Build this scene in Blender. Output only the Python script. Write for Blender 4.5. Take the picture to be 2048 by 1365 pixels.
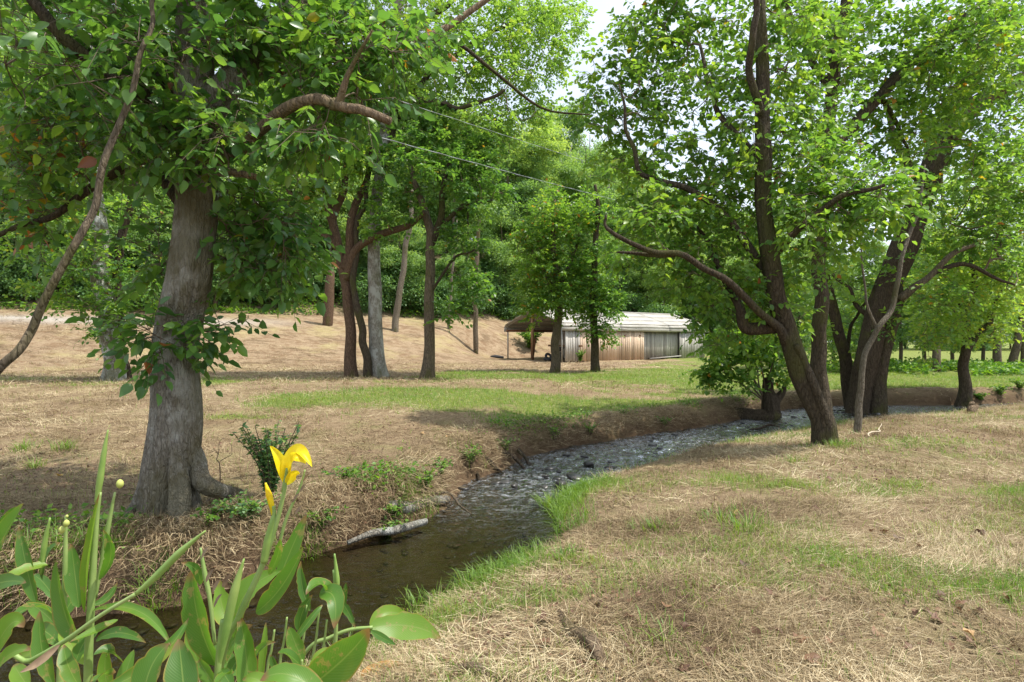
import bpy, math, random
import numpy as np
from mathutils import Vector, Matrix

# ----------------------------------------------------------------- camera, sky, sun, exposure
SC = bpy.context.scene
for o in list(bpy.data.objects):
    bpy.data.objects.remove(o)
EYE = 1.65
FPX = 1138.0                       # focal length in photo pixels (2048 wide)
cam_d = bpy.data.cameras.new('camera'); cam = bpy.data.objects.new('camera', cam_d)
SC.collection.objects.link(cam); SC.camera = cam
cam.location = (0, 0, EYE); cam.rotation_euler = (math.radians(90), 0, 0)
cam_d.sensor_width = 36.0; cam_d.lens = 36.0 * FPX / 2048.0
cam_d.clip_start = 0.05; cam_d.clip_end = 3000

SUN_AZ = math.atan2(1.0, -0.10)    # measured from +Y towards +X
SUN_EL = math.radians(64)
world = bpy.data.worlds.new('World'); SC.world = world; world.use_nodes = True
wn = world.node_tree.nodes; wl = world.node_tree.links
bg = wn['Background']
sky = wn.new('ShaderNodeTexSky'); sky.sky_type = 'NISHITA'; sky.sun_disc = False
sky.sun_elevation = SUN_EL; sky.sun_rotation = SUN_AZ
sky.air_density = 1.0; sky.dust_density = 3.0; sky.ozone_density = 1.0
# thin high cloud over the whole sky: procedural, the same everywhere
tc = wn.new('ShaderNodeTexCoord'); mp = wn.new('ShaderNodeMapping'); mp.inputs['Scale'].default_value = (1.2, 1.2, 2.6)
nz = wn.new('ShaderNodeTexNoise'); nz.inputs['Scale'].default_value = 1.7; nz.inputs['Detail'].default_value = 6; nz.inputs['Roughness'].default_value = .55
cr = wn.new('ShaderNodeValToRGB'); cr.color_ramp.elements[0].position = .30; cr.color_ramp.elements[1].position = .62
cr.color_ramp.elements[0].color = (.35, .35, .35, 1); cr.color_ramp.elements[1].color = (.92, .92, .92, 1)
mx = wn.new('ShaderNodeMixRGB'); mx.inputs['Color2'].default_value = (5.0, 5.45, 6.0, 1)
wl.new(tc.outputs['Generated'], mp.inputs['Vector']); wl.new(mp.outputs['Vector'], nz.inputs['Vector'])
wl.new(nz.outputs['Fac'], cr.inputs['Fac']); wl.new(cr.outputs['Color'], mx.inputs['Fac'])
wl.new(sky.outputs['Color'], mx.inputs['Color1']); wl.new(mx.outputs['Color'], bg.inputs['Color'])
bg.inputs['Strength'].default_value = 0.15
sun_d = bpy.data.lights.new('sun', 'SUN'); sun_d.energy = 3.7; sun_d.angle = math.radians(.53); sun_d.color = (1, .95, .86)
sun = bpy.data.objects.new('sun', sun_d); SC.collection.objects.link(sun)
sdir = Vector((math.sin(SUN_AZ) * math.cos(SUN_EL), math.cos(SUN_AZ) * math.cos(SUN_EL), math.sin(SUN_EL)))
sun.location = sdir * 60
sun.rotation_euler = sdir.to_track_quat('Z', 'Y').to_euler()
vs = SC.view_settings; vs.view_transform = 'Standard'; vs.look = 'None'; vs.exposure = 0.76; vs.gamma = 1; vs.use_curve_mapping = False
cy = SC.cycles
cy.use_denoising = True
cy.max_bounces = 6; cy.diffuse_bounces = 3; cy.glossy_bounces = 3; cy.transmission_bounces = 4; cy.transparent_max_bounces = 8
cy.caustics_reflective = False; cy.caustics_refractive = False; cy.sample_clamp_indirect = 6

# ----------------------------------------------------------------- small helpers
rng = np.random.default_rng(7)
random.seed(7)
COL = SC.collection
UP = np.array([0, 0, 1.0])
def W(px, py, Y):                 # a photo pixel at a real distance Y -> a point in the place
    return np.array([(px - 1024) / FPX * Y, Y, EYE - (py - 682.5) / FPX * Y])
def ss(a, b, x):
    t = np.clip((np.asarray(x, float) - a) / (b - a), 0, 1); return t * t * (3 - 2 * t)
def unit(v):
    v = np.asarray(v, float); return v / np.maximum(np.linalg.norm(v, axis=-1, keepdims=True), 1e-9)
def _hash(ix, iy, seed):
    h = (ix.astype(np.int64) * 374761393 + iy.astype(np.int64) * 668265263 + seed * 1442695041) & 0xffffffff
    h = ((h ^ (h >> 13)) * 1274126177) & 0xffffffff
    return ((h ^ (h >> 16)) & 0xffff) / 65535.0
def vnoise(x, y, seed=0):
    x = np.asarray(x, float); y = np.asarray(y, float)
    ix = np.floor(x); iy = np.floor(y); fx = x - ix; fy = y - iy
    fx = fx * fx * (3 - 2 * fx); fy = fy * fy * (3 - 2 * fy)
    a = _hash(ix, iy, seed); b = _hash(ix + 1, iy, seed); c = _hash(ix, iy + 1, seed); d = _hash(ix + 1, iy + 1, seed)
    return (a * (1 - fx) + b * fx) * (1 - fy) + (c * (1 - fx) + d * fx) * fy
def fbm(x, y, seed=0, oct=4):
    s = 0; a = .5; t = 0
    for k in range(oct):
        s = s + a * vnoise(x * 2 ** k, y * 2 ** k, seed + k * 17); t += a; a *= .5
    return s / t
def mesh(name, verts, faces, mats, rnd=None, smooth=False, uv=None, attrs=None, midx=None):
    """faces: list of (n,k) int arrays"""
    me = bpy.data.meshes.new(name)
    verts = np.asarray(verts, np.float32).reshape(-1, 3)
    faces = [np.asarray(f, np.int32) for f in faces if len(f)]
    me.vertices.add(len(verts)); me.vertices.foreach_set('co', verts.ravel())
    loops = np.concatenate([f.ravel() for f in faces])
    tot = np.concatenate([np.full(len(f), f.shape[1], np.int32) for f in faces])
    st = np.concatenate([[0], np.cumsum(tot)[:-1]]).astype(np.int32)
    me.loops.add(len(loops)); me.loops.foreach_set('vertex_index', loops)
    me.polygons.add(len(tot)); me.polygons.foreach_set('loop_start', st)
    try: me.polygons.foreach_set('loop_total', tot)
    except Exception: pass
    if smooth: me.polygons.foreach_set('use_smooth', np.ones(len(tot), bool))
    if mats is None: mats = []
    if not isinstance(mats, (list, tuple)): mats = [mats]
    for m in mats: me.materials.append(m)
    if midx is not None: me.polygons.foreach_set('material_index', np.asarray(midx, np.int32))
    if rnd is not None:
        a = me.attributes.new('rnd', 'FLOAT', 'POINT'); a.data.foreach_set('value', np.asarray(rnd, np.float32))
    for k, v in (attrs or {}).items():
        a = me.attributes.new(k, 'FLOAT', 'POINT'); a.data.foreach_set('value', np.asarray(v, np.float32))
    if uv is not None:
        l = me.uv_layers.new(name='UVMap'); l.data.foreach_set('uv', np.asarray(uv, np.float32)[loops].ravel())
    me.update(calc_edges=True)
    return me
def obj(name, me, parent=None, loc=None):
    o = bpy.data.objects.new(name, me); COL.objects.link(o)
    if parent is not None: o.parent = parent
    if loc is not None: o.location = loc
    return o
def tag(o, label=None, cat=None, group=None, kind=None):
    if label: o['label'] = label
    if cat: o['category'] = cat
    if group: o['group'] = group
    if kind: o['kind'] = kind
    return o
def thing(name, loc, label, cat, group=None):
    o = bpy.data.objects.new(name, None); COL.objects.link(o); o.location = loc; o.empty_display_size = .2
    return tag(o, label, cat, group)
def copy_tree(root, loc, rz=0, sc=1, label=None, group=None):
    r = root.copy(); COL.objects.link(r); r.location = loc; r.rotation_euler = (0, 0, rz)
    r.scale = (sc, sc, sc) if np.isscalar(sc) else sc
    if label: r['label'] = label
    if group: r['group'] = group
    for ch in list(root.children):
        c = ch.copy(); COL.objects.link(c); c.parent = r
        for g in list(ch.children):
            d = g.copy(); COL.objects.link(d); d.parent = c
    return r
def catmull(P, n):
    P = np.asarray(P, float); m = len(P)
    if m == 2:
        t = np.linspace(0, 1, n)[:, None]; return P[0] * (1 - t) + P[1] * t
    Q = np.vstack([2 * P[0] - P[1], P, 2 * P[-1] - P[-2]])
    ts = np.linspace(0, m - 1, n); i = np.minimum(ts.astype(int), m - 2); t = (ts - i)[:, None]
    a, b, c, d = Q[i], Q[i + 1], Q[i + 2], Q[i + 3]
    return .5 * (2 * b + (c - a) * t + (2 * a - 5 * b + 4 * c - d) * t ** 2 + (3 * b - a - 3 * c + d) * t ** 3)
def frames(P):
    T = np.gradient(P, axis=0); T = unit(T)
    N = np.zeros_like(P); ref = np.array([1., 0, 0]) if abs(T[0][0]) < .8 else np.array([0, 1., 0])
    n = unit(ref - T[0] * np.dot(ref, T[0])); N[0] = n
    for k in range(1, len(P)):
        n = n - T[k] * np.dot(n, T[k]); n = unit(n); N[k] = n
    return T, N, np.cross(T, N)
def tube(P, R, sides=8, disp=None, cap=True):
    """verts, quads, tris of a tapering tube; disp(theta, s, i) multiplies the radius"""
    P = np.asarray(P, float); R = np.broadcast_to(np.asarray(R, float), (len(P),))
    T, N, B = frames(P); th = np.linspace(0, 2 * np.pi, sides, endpoint=False)
    s = np.concatenate([[0], np.cumsum(np.linalg.norm(np.diff(P, axis=0), axis=1))])
    rr = np.repeat(R[:, None], sides, 1)
    if disp is not None: rr = rr * disp(th[None, :], s[:, None])
    V = P[:, None, :] + rr[..., None] * (np.cos(th)[None, :, None] * N[:, None, :] + np.sin(th)[None, :, None] * B[:, None, :])
    n = len(P); i = np.arange(n - 1)[:, None] * sides; j = np.arange(sides)[None, :]; j2 = (j + 1) % sides
    Q = np.stack([i + j, i + j2, i + sides + j2, i + sides + j], -1).reshape(-1, 4)
    V = V.reshape(-1, 3); F = np.zeros((0, 3), int)
    if cap:
        V = np.vstack([V, P[0], P[-1]]); c0 = n * sides; jj = np.arange(sides); k2 = (jj + 1) % sides
        F = np.vstack([np.stack([np.full(sides, c0), k2, jj], -1), np.stack([np.full(sides, c0 + 1), (n - 1) * sides + jj, (n - 1) * sides + k2], -1)])
    return V, Q, F
class MB:
    """collects pieces that make up ONE part"""
    def __init__(s): s.v = []; s.q = []; s.t = []; s.n = 0
    def add(s, V, Q=None, F=None):
        if Q is not None and len(Q): s.q.append(np.asarray(Q) + s.n)
        if F is not None and len(F): s.t.append(np.asarray(F) + s.n)
        s.v.append(np.asarray(V, float)); s.n += len(V)
    def box(s, c, size, rot=None, taper=1.0):
        x, y, z = np.array(size) / 2
        V = np.array([[sx * x, sy * y, sz * z] for sz in (-1, 1) for sy in (-1, 1) for sx in (-1, 1)], float)
        if rot is not None: V = V @ np.array(rot).T
        s.add(V + np.array(c), [[0, 2, 3, 1], [4, 5, 7, 6], [0, 1, 5, 4], [2, 6, 7, 3], [0, 4, 6, 2], [1, 3, 7, 5]])
    def build(s, name, mat, parent=None, base=(0, 0, 0), smooth=True):
        V = np.vstack(s.v) - np.array(base)
        fs = ([np.vstack(s.q)] if s.q else []) + ([np.vstack(s.t)] if s.t else [])
        return obj(name, mesh(name, V, fs, mat, smooth=smooth), parent)

# ----------------------------------------------------------------- materials
def newmat(name):
    m = bpy.data.materials.new(name); m.use_nodes = True
    nt = m.node_tree; b = nt.nodes['Principled BSDF']; return m, nt, b
def ramp(nt, stops, fac=None, interp='LINEAR'):
    r = nt.nodes.new('ShaderNodeValToRGB'); r.color_ramp.interpolation = interp
    e = r.color_ramp.elements
    while len(e) < len(stops): e.new(.5)
    for k, (p, c) in enumerate(stops):
        e[k].position = p; e[k].color = (c[0], c[1], c[2], 1) if not np.isscalar(c) else (c, c, c, 1)
    if fac is not None: nt.links.new(fac, r.inputs['Fac'])
    return r.outputs['Color']
def noise(nt, scale, detail=4, rough=.55, vec=None, dist=0):
    n = nt.nodes.new('ShaderNodeTexNoise'); n.inputs['Scale'].default_value = scale; n.inputs['Detail'].default_value = detail
    n.inputs['Roughness'].default_value = rough; n.inputs['Distortion'].default_value = dist
    if vec is not None: nt.links.new(vec, n.inputs['Vector'])
    return n.outputs['Fac']
def mapping(nt, scale=(1, 1, 1), coord='Object', rot=(0, 0, 0)):
    t = nt.nodes.new('ShaderNodeTexCoord'); m = nt.nodes.new('ShaderNodeMapping')
    m.inputs['Scale'].default_value = scale; m.inputs['Rotation'].default_value = rot
    nt.links.new(t.outputs[coord], m.inputs['Vector']); return m.outputs['Vector']
def attr(nt, name):
    a = nt.nodes.new('ShaderNodeAttribute'); a.attribute_name = name; return a.outputs['Fac']
def mixc(nt, f, a, b, mode='MIX'):
    m = nt.nodes.new('ShaderNodeMixRGB'); m.blend_type = mode
    for sock, v in (('Fac', f), ('Color1', a), ('Color2', b)):
        if hasattr(v, 'default_value') or hasattr(v, 'is_output'): nt.links.new(v, m.inputs[sock])
        elif np.isscalar(v): m.inputs[sock].default_value = v
        else: m.inputs[sock].default_value = (*v, 1)
    return m.outputs['Color']
def math_n(nt, op, a, b=0.0):
    m = nt.nodes.new('ShaderNodeMath'); m.operation = op
    for k, v in enumerate((a, b)):
        if np.isscalar(v): m.inputs[k].default_value = v
        else: nt.links.new(v, m.inputs[k])
    return m.outputs[0]
def bump(nt, b, h, strength=.5, dist=.02):
    n = nt.nodes.new('ShaderNodeBump'); n.inputs['Strength'].default_value = strength; n.inputs['Distance'].default_value = dist
    nt.links.new(h, n.inputs['Height']); nt.links.new(n.outputs['Normal'], b.inputs['Normal']); return n.outputs['Normal']
def leaf_mat(name, stops, trans=.42, rough=.42, tgain=(1.9, 1.85, .8), spec=.45, objrand=0.0):
    m, nt, b = newmat(name)
    f = attr(nt, 'rnd')
    if objrand:
        oi = nt.nodes.new('ShaderNodeObjectInfo')
        f = math_n(nt, 'ADD', f, math_n(nt, 'MULTIPLY', math_n(nt, 'SUBTRACT', oi.outputs['Random'], .5), objrand))
    c = ramp(nt, stops, f)
    nt.links.new(c, b.inputs['Base Color']); b.inputs['Roughness'].default_value = rough; b.inputs['Specular IOR Level'].default_value = spec
    t = nt.nodes.new('ShaderNodeBsdfTranslucent')
    nt.links.new(mixc(nt, 1.0, c, tgain, 'MULTIPLY'), t.inputs['Color'])
    mxs = nt.nodes.new('ShaderNodeMixShader'); mxs.inputs['Fac'].default_value = trans
    nt.links.new(b.outputs[0], mxs.inputs[1]); nt.links.new(t.outputs[0], mxs.inputs[2])
    nt.links.new(mxs.outputs[0], nt.nodes['Material Output'].inputs['Surface'])
    return m
GREEN = [(0, (.048, .12, .045)), (.35, (.085, .19, .05)), (.7, (.15, .28, .052)), (.88, (.26, .36, .055)), (.93, (.34, .30, .03)), (.965, (.42, .17, .03)), (1, (.20, .07, .03))]
M_LEAF_A = leaf_mat('leaf_dark_green', GREEN, trans=.46, rough=.34, spec=.55)
M_LEAF_B = leaf_mat('leaf_mid_green', [(0, (.055, .13, .045)), (.35, (.10, .21, .05)), (.7, (.175, .30, .052)), (.88, (.29, .39, .055)), (.93, (.38, .32, .03)), (.97, (.40, .19, .03)), (1, (.22, .08, .03))], trans=.5, rough=.40)
M_LEAF_C = leaf_mat('leaf_light_green', [(0, (.12, .23, .07)), (.4, (.185, .32, .08)), (.75, (.27, .40, .085)), (.92, (.37, .44, .09)), (1, (.42, .34, .05))], trans=.45, rough=.45)
M_FOREST = leaf_mat('leaf_forest', [(0, (.10, .20, .09)), (.4, (.18, .30, .115)), (.75, (.27, .385, .125)), (1, (.39, .45, .14))], trans=.45, rough=.5, objrand=.5)  # paler, greyer greens: the haze over distant trees is put into the leaf colour
M_SHRUB = leaf_mat('leaf_shrub', [(0, (.06, .145, .06)), (.5, (.11, .22, .075)), (1, (.21, .31, .08))], trans=.35, rough=.5)
M_WEED = leaf_mat('leaf_weed', [(0, (.05, .13, .02)), (.5, (.10, .22, .03)), (1, (.20, .32, .04))], trans=.4, rough=.5)
M_GRASS = leaf_mat('grass_blade', [(0, (.07, .15, .02)), (.45, (.13, .24, .03)), (.75, (.24, .30, .05)), (1, (.42, .36, .14))], trans=.35, rough=.5)
M_STRAW = leaf_mat('straw', [(0, (.14, .095, .055)), (.3, (.28, .205, .115)), (.65, (.46, .365, .215)), (1, (.68, .585, .39))], trans=.15, rough=.6, tgain=(1, 1, 1), spec=.25)
M_DRY = leaf_mat('dry_leaf', [(0, (.07, .035, .022)), (.4, (.14, .07, .042)), (.75, (.24, .135, .075)), (.93, (.45, .28, .12)), (1, (.60, .38, .06))], trans=.15, rough=.6, tgain=(1, .9, .8), objrand=.0)
def bark_mat(name, light, dark, moss=(.10, .10, .025), mossamt=.5, vscale=1.0, pale=None, contrast=1.0, bs=.9):
    m, nt, b = newmat(name)
    v = mapping(nt, (9 * vscale, 9 * vscale, 2.3 * vscale)); fine = noise(nt, 3.6, 9, .68, v, .8)
    v2 = mapping(nt, (1, 1, .6)); big = noise(nt, 1.6, 4, .6, v2)
    vo = nt.nodes.new('ShaderNodeTexVoronoi'); vo.feature = 'DISTANCE_TO_EDGE'; vo.inputs['Scale'].default_value = 2.3
    dv = nt.nodes.new('ShaderNodeMixRGB'); dv.blend_type = 'ADD'; dv.inputs['Fac'].default_value = .5
    nn = nt.nodes.new('ShaderNodeTexNoise'); nn.inputs['Scale'].default_value = 2.0; nt.links.new(v, nn.inputs['Vector'])
    nt.links.new(v, dv.inputs['Color1']); nt.links.new(nn.outputs['Color'], dv.inputs['Color2']); nt.links.new(dv.outputs[0], vo.inputs['Vector'])
    crack = ramp(nt, [(0, 0), (.16, 1)], vo.outputs['Distance'])
    h = mixc(nt, .5, fine, crack, 'MULTIPLY')
    c = ramp(nt, [(.30, dark), (.58, light)], fine)
    c = mixc(nt, mixc(nt, 1.0, ramp(nt, [(0, .55), (1, 0)], crack), (.8, .8, .8), 'MULTIPLY'), c, tuple(k * .45 for k in dark))
    if pale is not None:
        c = mixc(nt, ramp(nt, [(.47, 0), (.56, .85)], noise(nt, 3.1, 5, .65, mapping(nt, (1, 1, .7)))), c, pale)
    ms = ramp(nt, [(.62 - mossamt * .25, 0), (.72 - mossamt * .2, 1)], big)
    c = mixc(nt, mixc(nt, 1.0, ms, (.75, .75, .75), 'MULTIPLY'), c, moss)
    nt.links.new(c, b.inputs['Base Color']); b.inputs['Roughness'].default_value = .9; b.inputs['Specular IOR Level'].default_value = .2
    bump(nt, b, h, 1.0, .06)
    return m
M_BARK_A = bark_mat('bark_grey', (.37, .335, .28), (.13, .105, .078), moss=(.12, .10, .04), mossamt=.74, vscale=1.4, pale=(.50, .48, .43))
M_BARK_B = bark_mat('bark_brown', (.115, .09, .06), (.03, .023, .016), moss=(.085, .085, .025), mossamt=.5, vscale=1.0)
M_BARK_C = bark_mat('bark_tan', (.22, .175, .12), (.065, .05, .036), mossamt=.35)
M_BARK_RED = bark_mat('bark_reddish', (.20, .13, .085), (.07, .042, .028), mossamt=.25)
M_BARK_GREY = bark_mat('bark_pale_grey', (.36, .34, .29), (.15, .13, .10), mossamt=.3, pale=(.46, .46, .42))
M_BARK_SAP = bark_mat('bark_sapling', (.27, .235, .18), (.13, .105, .075), mossamt=.25, vscale=1.4)
M_BARK_LICHEN = bark_mat('bark_lichen', (.30, .28, .22), (.12, .10, .07), mossamt=.55, pale=(.62, .63, .60))
M_BARK_PEEL = bark_mat('bark_peeling', (.33, .24, .155), (.09, .065, .045), mossamt=.2, vscale=.8)
M_BARK_DARK = bark_mat('bark_dark_wet', (.10, .075, .05), (.03, .022, .015), mossamt=.3)
M_TWIG, _nt, _b = newmat('twig'); _b.inputs['Base Color'].default_value = (.12, .085, .055, 1); _b.inputs['Roughness'].default_value = .8
M_ROOTTAN = bark_mat('root_tan', (.30, .22, .145), (.14, .095, .06), mossamt=.05)
M_TWIGW, _nt, _b = newmat('twig_pale'); _b.inputs['Base Color'].default_value = (.48, .40, .29, 1); _b.inputs['Roughness'].default_value = .8
# ----------------------------------------------------------------- the lie of the land
ZW = -0.42                         # water level
def wl_pt(px, py):
    Y = (EYE - ZW) * FPX / (py - 682.5); return ((px - 1024) / FPX * Y, Y)
FAR_EDGE = [(-30, 3.2), (-14, 3.4), (-5.5, 4.1)] + [wl_pt(*p) for p in [(300, 1232), (480, 1172), (620, 1110), (720, 1082), (850, 1045), (905, 1003), (915, 968), (1000, 942), (1060, 908), (1180, 887), (1300, 868), (1420, 852), (1480, 838), (1560, 820), (1640, 813), (1780, 811), (1900, 811), (2000, 807)]] + [(22, 19.8), (40, 21)]
NEAR_EDGE = [(-30, 1.6), (-14, 1.9), (-5.5, 2.55), (-2.2, 3.0)] + [wl_pt(*p) for p in [(690, 1338), (760, 1285), (900, 1190), (1060, 1128), (1125, 1080), (1108, 1040), (1130, 990), (1250, 938), (1400, 898), (1550, 870), (1640, 854), (1700, 845), (1780, 838), (1850, 834), (1930, 824), (2010, 816)]] + [(19, 18.4), (40, 20.2)]
POLY = np.array(FAR_EDGE + NEAR_EDGE[::-1])
def smooth_poly(P, it=2):
    P = np.array(P)
    for _ in range(it):
        Q = np.roll(P, -1, 0); P = np.stack([.75 * P + .25 * Q, .25 * P + .75 * Q], 1).reshape(-1, 2)
    return P
POLY = smooth_poly(POLY, 2)
def creek_d(x, y):
    """signed distance to the creek's edge, negative in the water"""
    x = np.asarray(x, float).ravel(); y = np.asarray(y, float).ravel()
    d2 = np.full(x.shape, 1e9); ins = np.zeros(x.shape, bool)
    A = POLY; Bq = np.roll(POLY, -1, 0)
    for (ax, ay), (bx, by) in zip(A, Bq):
        ex, ey = bx - ax, by - ay; L = ex * ex + ey * ey + 1e-12
        t = np.clip(((x - ax) * ex + (y - ay) * ey) / L, 0, 1)
        d2 = np.minimum(d2, (x - ax - t * ex) ** 2 + (y - ay - t * ey) ** 2)
        c = (ay > y) != (by > y)
        ins ^= c & (x < (bx - ax) * (y - ay) / (by - ay + 1e-12) + ax)
    d = np.sqrt(d2); return np.where(ins, -d, d)
_cx = [-30, -14, -5.5, -2.0, -.3, .4, 1.6, 4.6, 7.0, 9.6, 14.5, 22, 60]
_cy = [2.4, 2.6, 3.3, 4.1, 5.6, 7.6, 10.0, 12.6, 14.6, 16.6, 17.3, 19.0, 22]
def north(x, y):                   # 1 beyond the creek, 0 on the camera's side
    return ss(-.4, .4, y - np.interp(x, _cx, _cy))
SHED_C = np.array([3.45, 37.0]); SHED_TH = math.radians(34)
SHED_A = np.array([math.cos(SHED_TH), math.sin(SHED_TH)]); SHED_N = np.array([-math.sin(SHED_TH), math.cos(SHED_TH)])
SHED_L, SHED_W = 14.2, 6.6
def hill_u(x, y):
    return (x + 15) * -.49 + (y - 42) * .87 - 4 * ss(-6, 2, x)
def land(x, y):
    x = np.asarray(x, float); y = np.asarray(y, float)
    u = hill_u(x, y); nb = north(x, y)
    z = .36 * ss(2.0, 11, y - np.interp(x, _cx, _cy)) * nb * (1 - .55 * ss(12, 30, x))
    z = z + (3.6 * ss(-14, 4, u)) * (1 - ss(6, 45, x)) * nb
    z = z + 30 * (1 - np.exp(-np.maximum(u - 1, 0) * .46 / 30)) * (1 - ss(5, 60, x)) * nb
    px = x - SHED_C[0]; py = y - SHED_C[1]
    a = px * SHED_A[0] + py * SHED_A[1]; n = px * SHED_N[0] + py * SHED_N[1]
    dx = np.maximum(np.maximum(-1.0 - a, a - SHED_L - 6.5), 0) if False else np.maximum(np.maximum(-1 - a, a - SHED_L - 1), 0)
    dn = np.maximum(np.maximum(-1 - n, n - SHED_W - .5), 0)
    k = 1 - ss(0, 4, np.hypot(dx, dn))
    z = z * (1 - k) + .31 * k
    z = z + .16 * (fbm(x * .22, y * .22, 3) - .5) * ss(3, 10, y) + .07 * (fbm(x * .9, y * .9, 5) - .5) + .03 * (fbm(x * 4, y * 4, 9) - .5) + ss(15, 22, y) * nb * (.22 * (fbm(x * .5, y * .5, 15, 5) - .5) + .10 * (np.abs(fbm(x * .35 + y * .2, y * .9, 19) - .5) * 2 - .3))
    return z
def riffle(x, y):                  # 1 where the creek runs shallow over stones
    return ss(5.6, 8.6, y) * (1 - .3 * ss(13, 15, y))
def ground_z(x, y):
    x = np.asarray(x, float); y = np.asarray(y, float); sh = x.shape
    d = creek_d(x, y).reshape(sh); L = land(x, y); nb = north(x, y)
    wob = fbm(x * 1.7, y * 1.7, 31)
    dd = d + (wob - .5) * .25 * ss(0, .15, d)
    tN = np.clip(dd / (.22 + .55 * wob), 0, 1); fN = 1 - (1 - tN) ** 2.4
    wS = np.clip(.55 + .27 * y, 1.0, 4.2); tS = np.clip(dd / wS, 0, 1); fS = .22 * np.clip(dd / .35, 0, 1) ** .7 + .78 * (tS * (1.4 - .4 * tS))
    f = fN * nb + fS * (1 - nb)
    lip = .10 * np.exp(-((d - .75) / .3) ** 2) * nb
    zo = ZW - .02 + (L - ZW + .02) * f + lip * fbm(x * 3, y * 3, 40)
    zi = ZW - .02 - (.26 - .16 * riffle(x, y)) * ss(0, .7, -d) + .05 * (fbm(x * 3, y * 3, 12) - .5)
    return np.where(d > 0, zo, np.minimum(zi, ZW - .015))
def gz(x, y): return float(ground_z(np.array([x]), np.array([y]))[0])
def G(px, py, lo=1.5, hi=200):     # the ground point a photo pixel looks at
    Y = np.concatenate([np.linspace(lo, 30, 1500), np.linspace(30, hi, 1500)])
    X = (px - 1024) / FPX * Y; Z = EYE - (py - 682.5) / FPX * Y
    h = ground_z(X, Y); k = np.argmax(Z < h)
    if not (Z < h).any(): k = len(Y) - 1
    return np.array([X[k], Y[k], h[k]])
def on_ground(px, Y):              # the ground at that bearing and distance
    x = (px - 1024) / FPX * Y; return np.array([x, Y, gz(x, Y)])
def green_mask(x, y):
    nb = north(x, y); d = creek_d(x, y).reshape(np.shape(x))
    n1 = fbm(x * .55, y * 1.3, 51); n2 = fbm(x * 2.2, y * 2.6, 57)
    bands = np.exp(-((y - 13.6 - .08 * x) / 1.9) ** 2) * .95 + np.exp(-((y - 10.0 - .35 * x) / 1.3) ** 2) * .62 * ss(-2.5, 0, x) + np.exp(-((y - 21.5) / 3.0) ** 2) * .75 * ss(-12, -4, x)
    bands = bands * ss(-6.5, -4.5, x - .25 * (y - 13)) + .65 * ss(2.5, 8, x) * ss(13, 18, y) * (1 - ss(24, 40, y)) + .9 * ss(9, 13, x) * ss(17, 19, y)
    bands = np.maximum(bands, .95 * ss(14, 26, x) * ss(24, 34, y))
    bands = np.maximum(bands, .25 * ss(-30, -10, x) * np.exp(-((y - 18) / 2.5) ** 2))
    edge = np.exp(-(d / .30) ** 2) * .28 * (1 - nb)
    south = .15 * (1 - nb) + edge
    w = np.maximum(bands * nb * ss(.5, 1.3, d), south)
    return np.clip((w + (n1 - .5) * 1.5 + (n2 - .5) * .9) * 1.5 - .20, 0, 1) * ss(.02, .2, w)

# ground: one sheet out to the horizon
def axis(lo, hi, step, end_lo, end_hi, g=1.16):
    c = list(np.arange(lo, hi, step)); s = step; x = hi
    while x < end_hi: c.append(x); s *= g; x += s
    s = step; x = lo
    while x > end_lo: s *= g; x -= s; c.insert(0, x)
    return np.array(c)
xs = axis(-8, 13, .10, -700, 700, 1.075); ys = axis(1.4, 20, .10, -40, 900, 1.065)
GX, GY = np.meshgrid(xs, ys); gzv = ground_z(GX.ravel(), GY.ravel())
d_all = creek_d(GX, GY)
nx_, ny_ = len(xs), len(ys)
ii = (np.arange(ny_ - 1)[:, None] * nx_ + np.arange(nx_ - 1)[None, :]).ravel()
gq = np.stack([ii, ii + 1, ii + nx_ + 1, ii + nx_], -1)
gm = green_mask(GX.ravel(), GY.ravel())
nb_all = north(GX.ravel(), GY.ravel())
bank = np.exp(-np.maximum(d_all, 0) / .35) * ss(-.3, .1, d_all)
road = np.exp(-((hill_u(GX.ravel(), GY.ravel()) + 3.0 + .02 * GX.ravel()) / .75) ** 2) * ss(-13, -20, GX.ravel())
wood = ss(.5, 4, hill_u(GX.ravel(), GY.ravel())) * (1 - ss(8, 40, GX.ravel()))
bare = nb_all * ss(15, 24, GY.ravel()) * (1 - ss(10, 22, GX.ravel()))
bare = np.maximum(bare, nb_all * ss(-2, -6, GX.ravel()) * .7 * ss(7, 10, GY.ravel()))
M_GROUND, nt, b = newmat('ground_straw_and_soil')
v = mapping(nt, (1, 1, 1))
f1 = noise(nt, .9, 5, .6, v); f2 = noise(nt, 9, 6, .65, v); f3 = noise(nt, 60, 4, .7, v)
straw = ramp(nt, [(.25, (.13, .085, .05)), (.48, (.28, .20, .12)), (.72, (.46, .355, .225))], mixc(nt, .5, f2, f3))
soil = ramp(nt, [(.25, (.17, .115, .07)), (.5, (.32, .235, .15)), (.75, (.45, .35, .235))], mixc(nt, .45, f2, f1))
soil = mixc(nt, ramp(nt, [(.47, 0), (.60, .75)], noise(nt, 2.2, 7, .72, mapping(nt, (.7, 1.0, 1)))), soil, (.19, .115, .065))
grs = ramp(nt, [(.3, (.10, .14, .03)), (.55, (.20, .235, .06)), (.78, (.34, .315, .12))], f2)
soil = mixc(nt, ramp(nt, [(.50, 0), (.66, .6)], noise(nt, .32, 6, .7, v)), soil, (.40, .345, .16))
soil = mixc(nt, ramp(nt, [(.52, 0), (.60, .7)], noise(nt, 1.1, 8, .75, mapping(nt, (.45, 1, 1), rot=(0, 0, .5)))), soil, (.14, .095, .055))
straw = mixc(nt, ramp(nt, [(.48, 0), (.66, .5)], noise(nt, 1.3, 6, .7, v)), straw, (.30, .30, .12))
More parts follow.
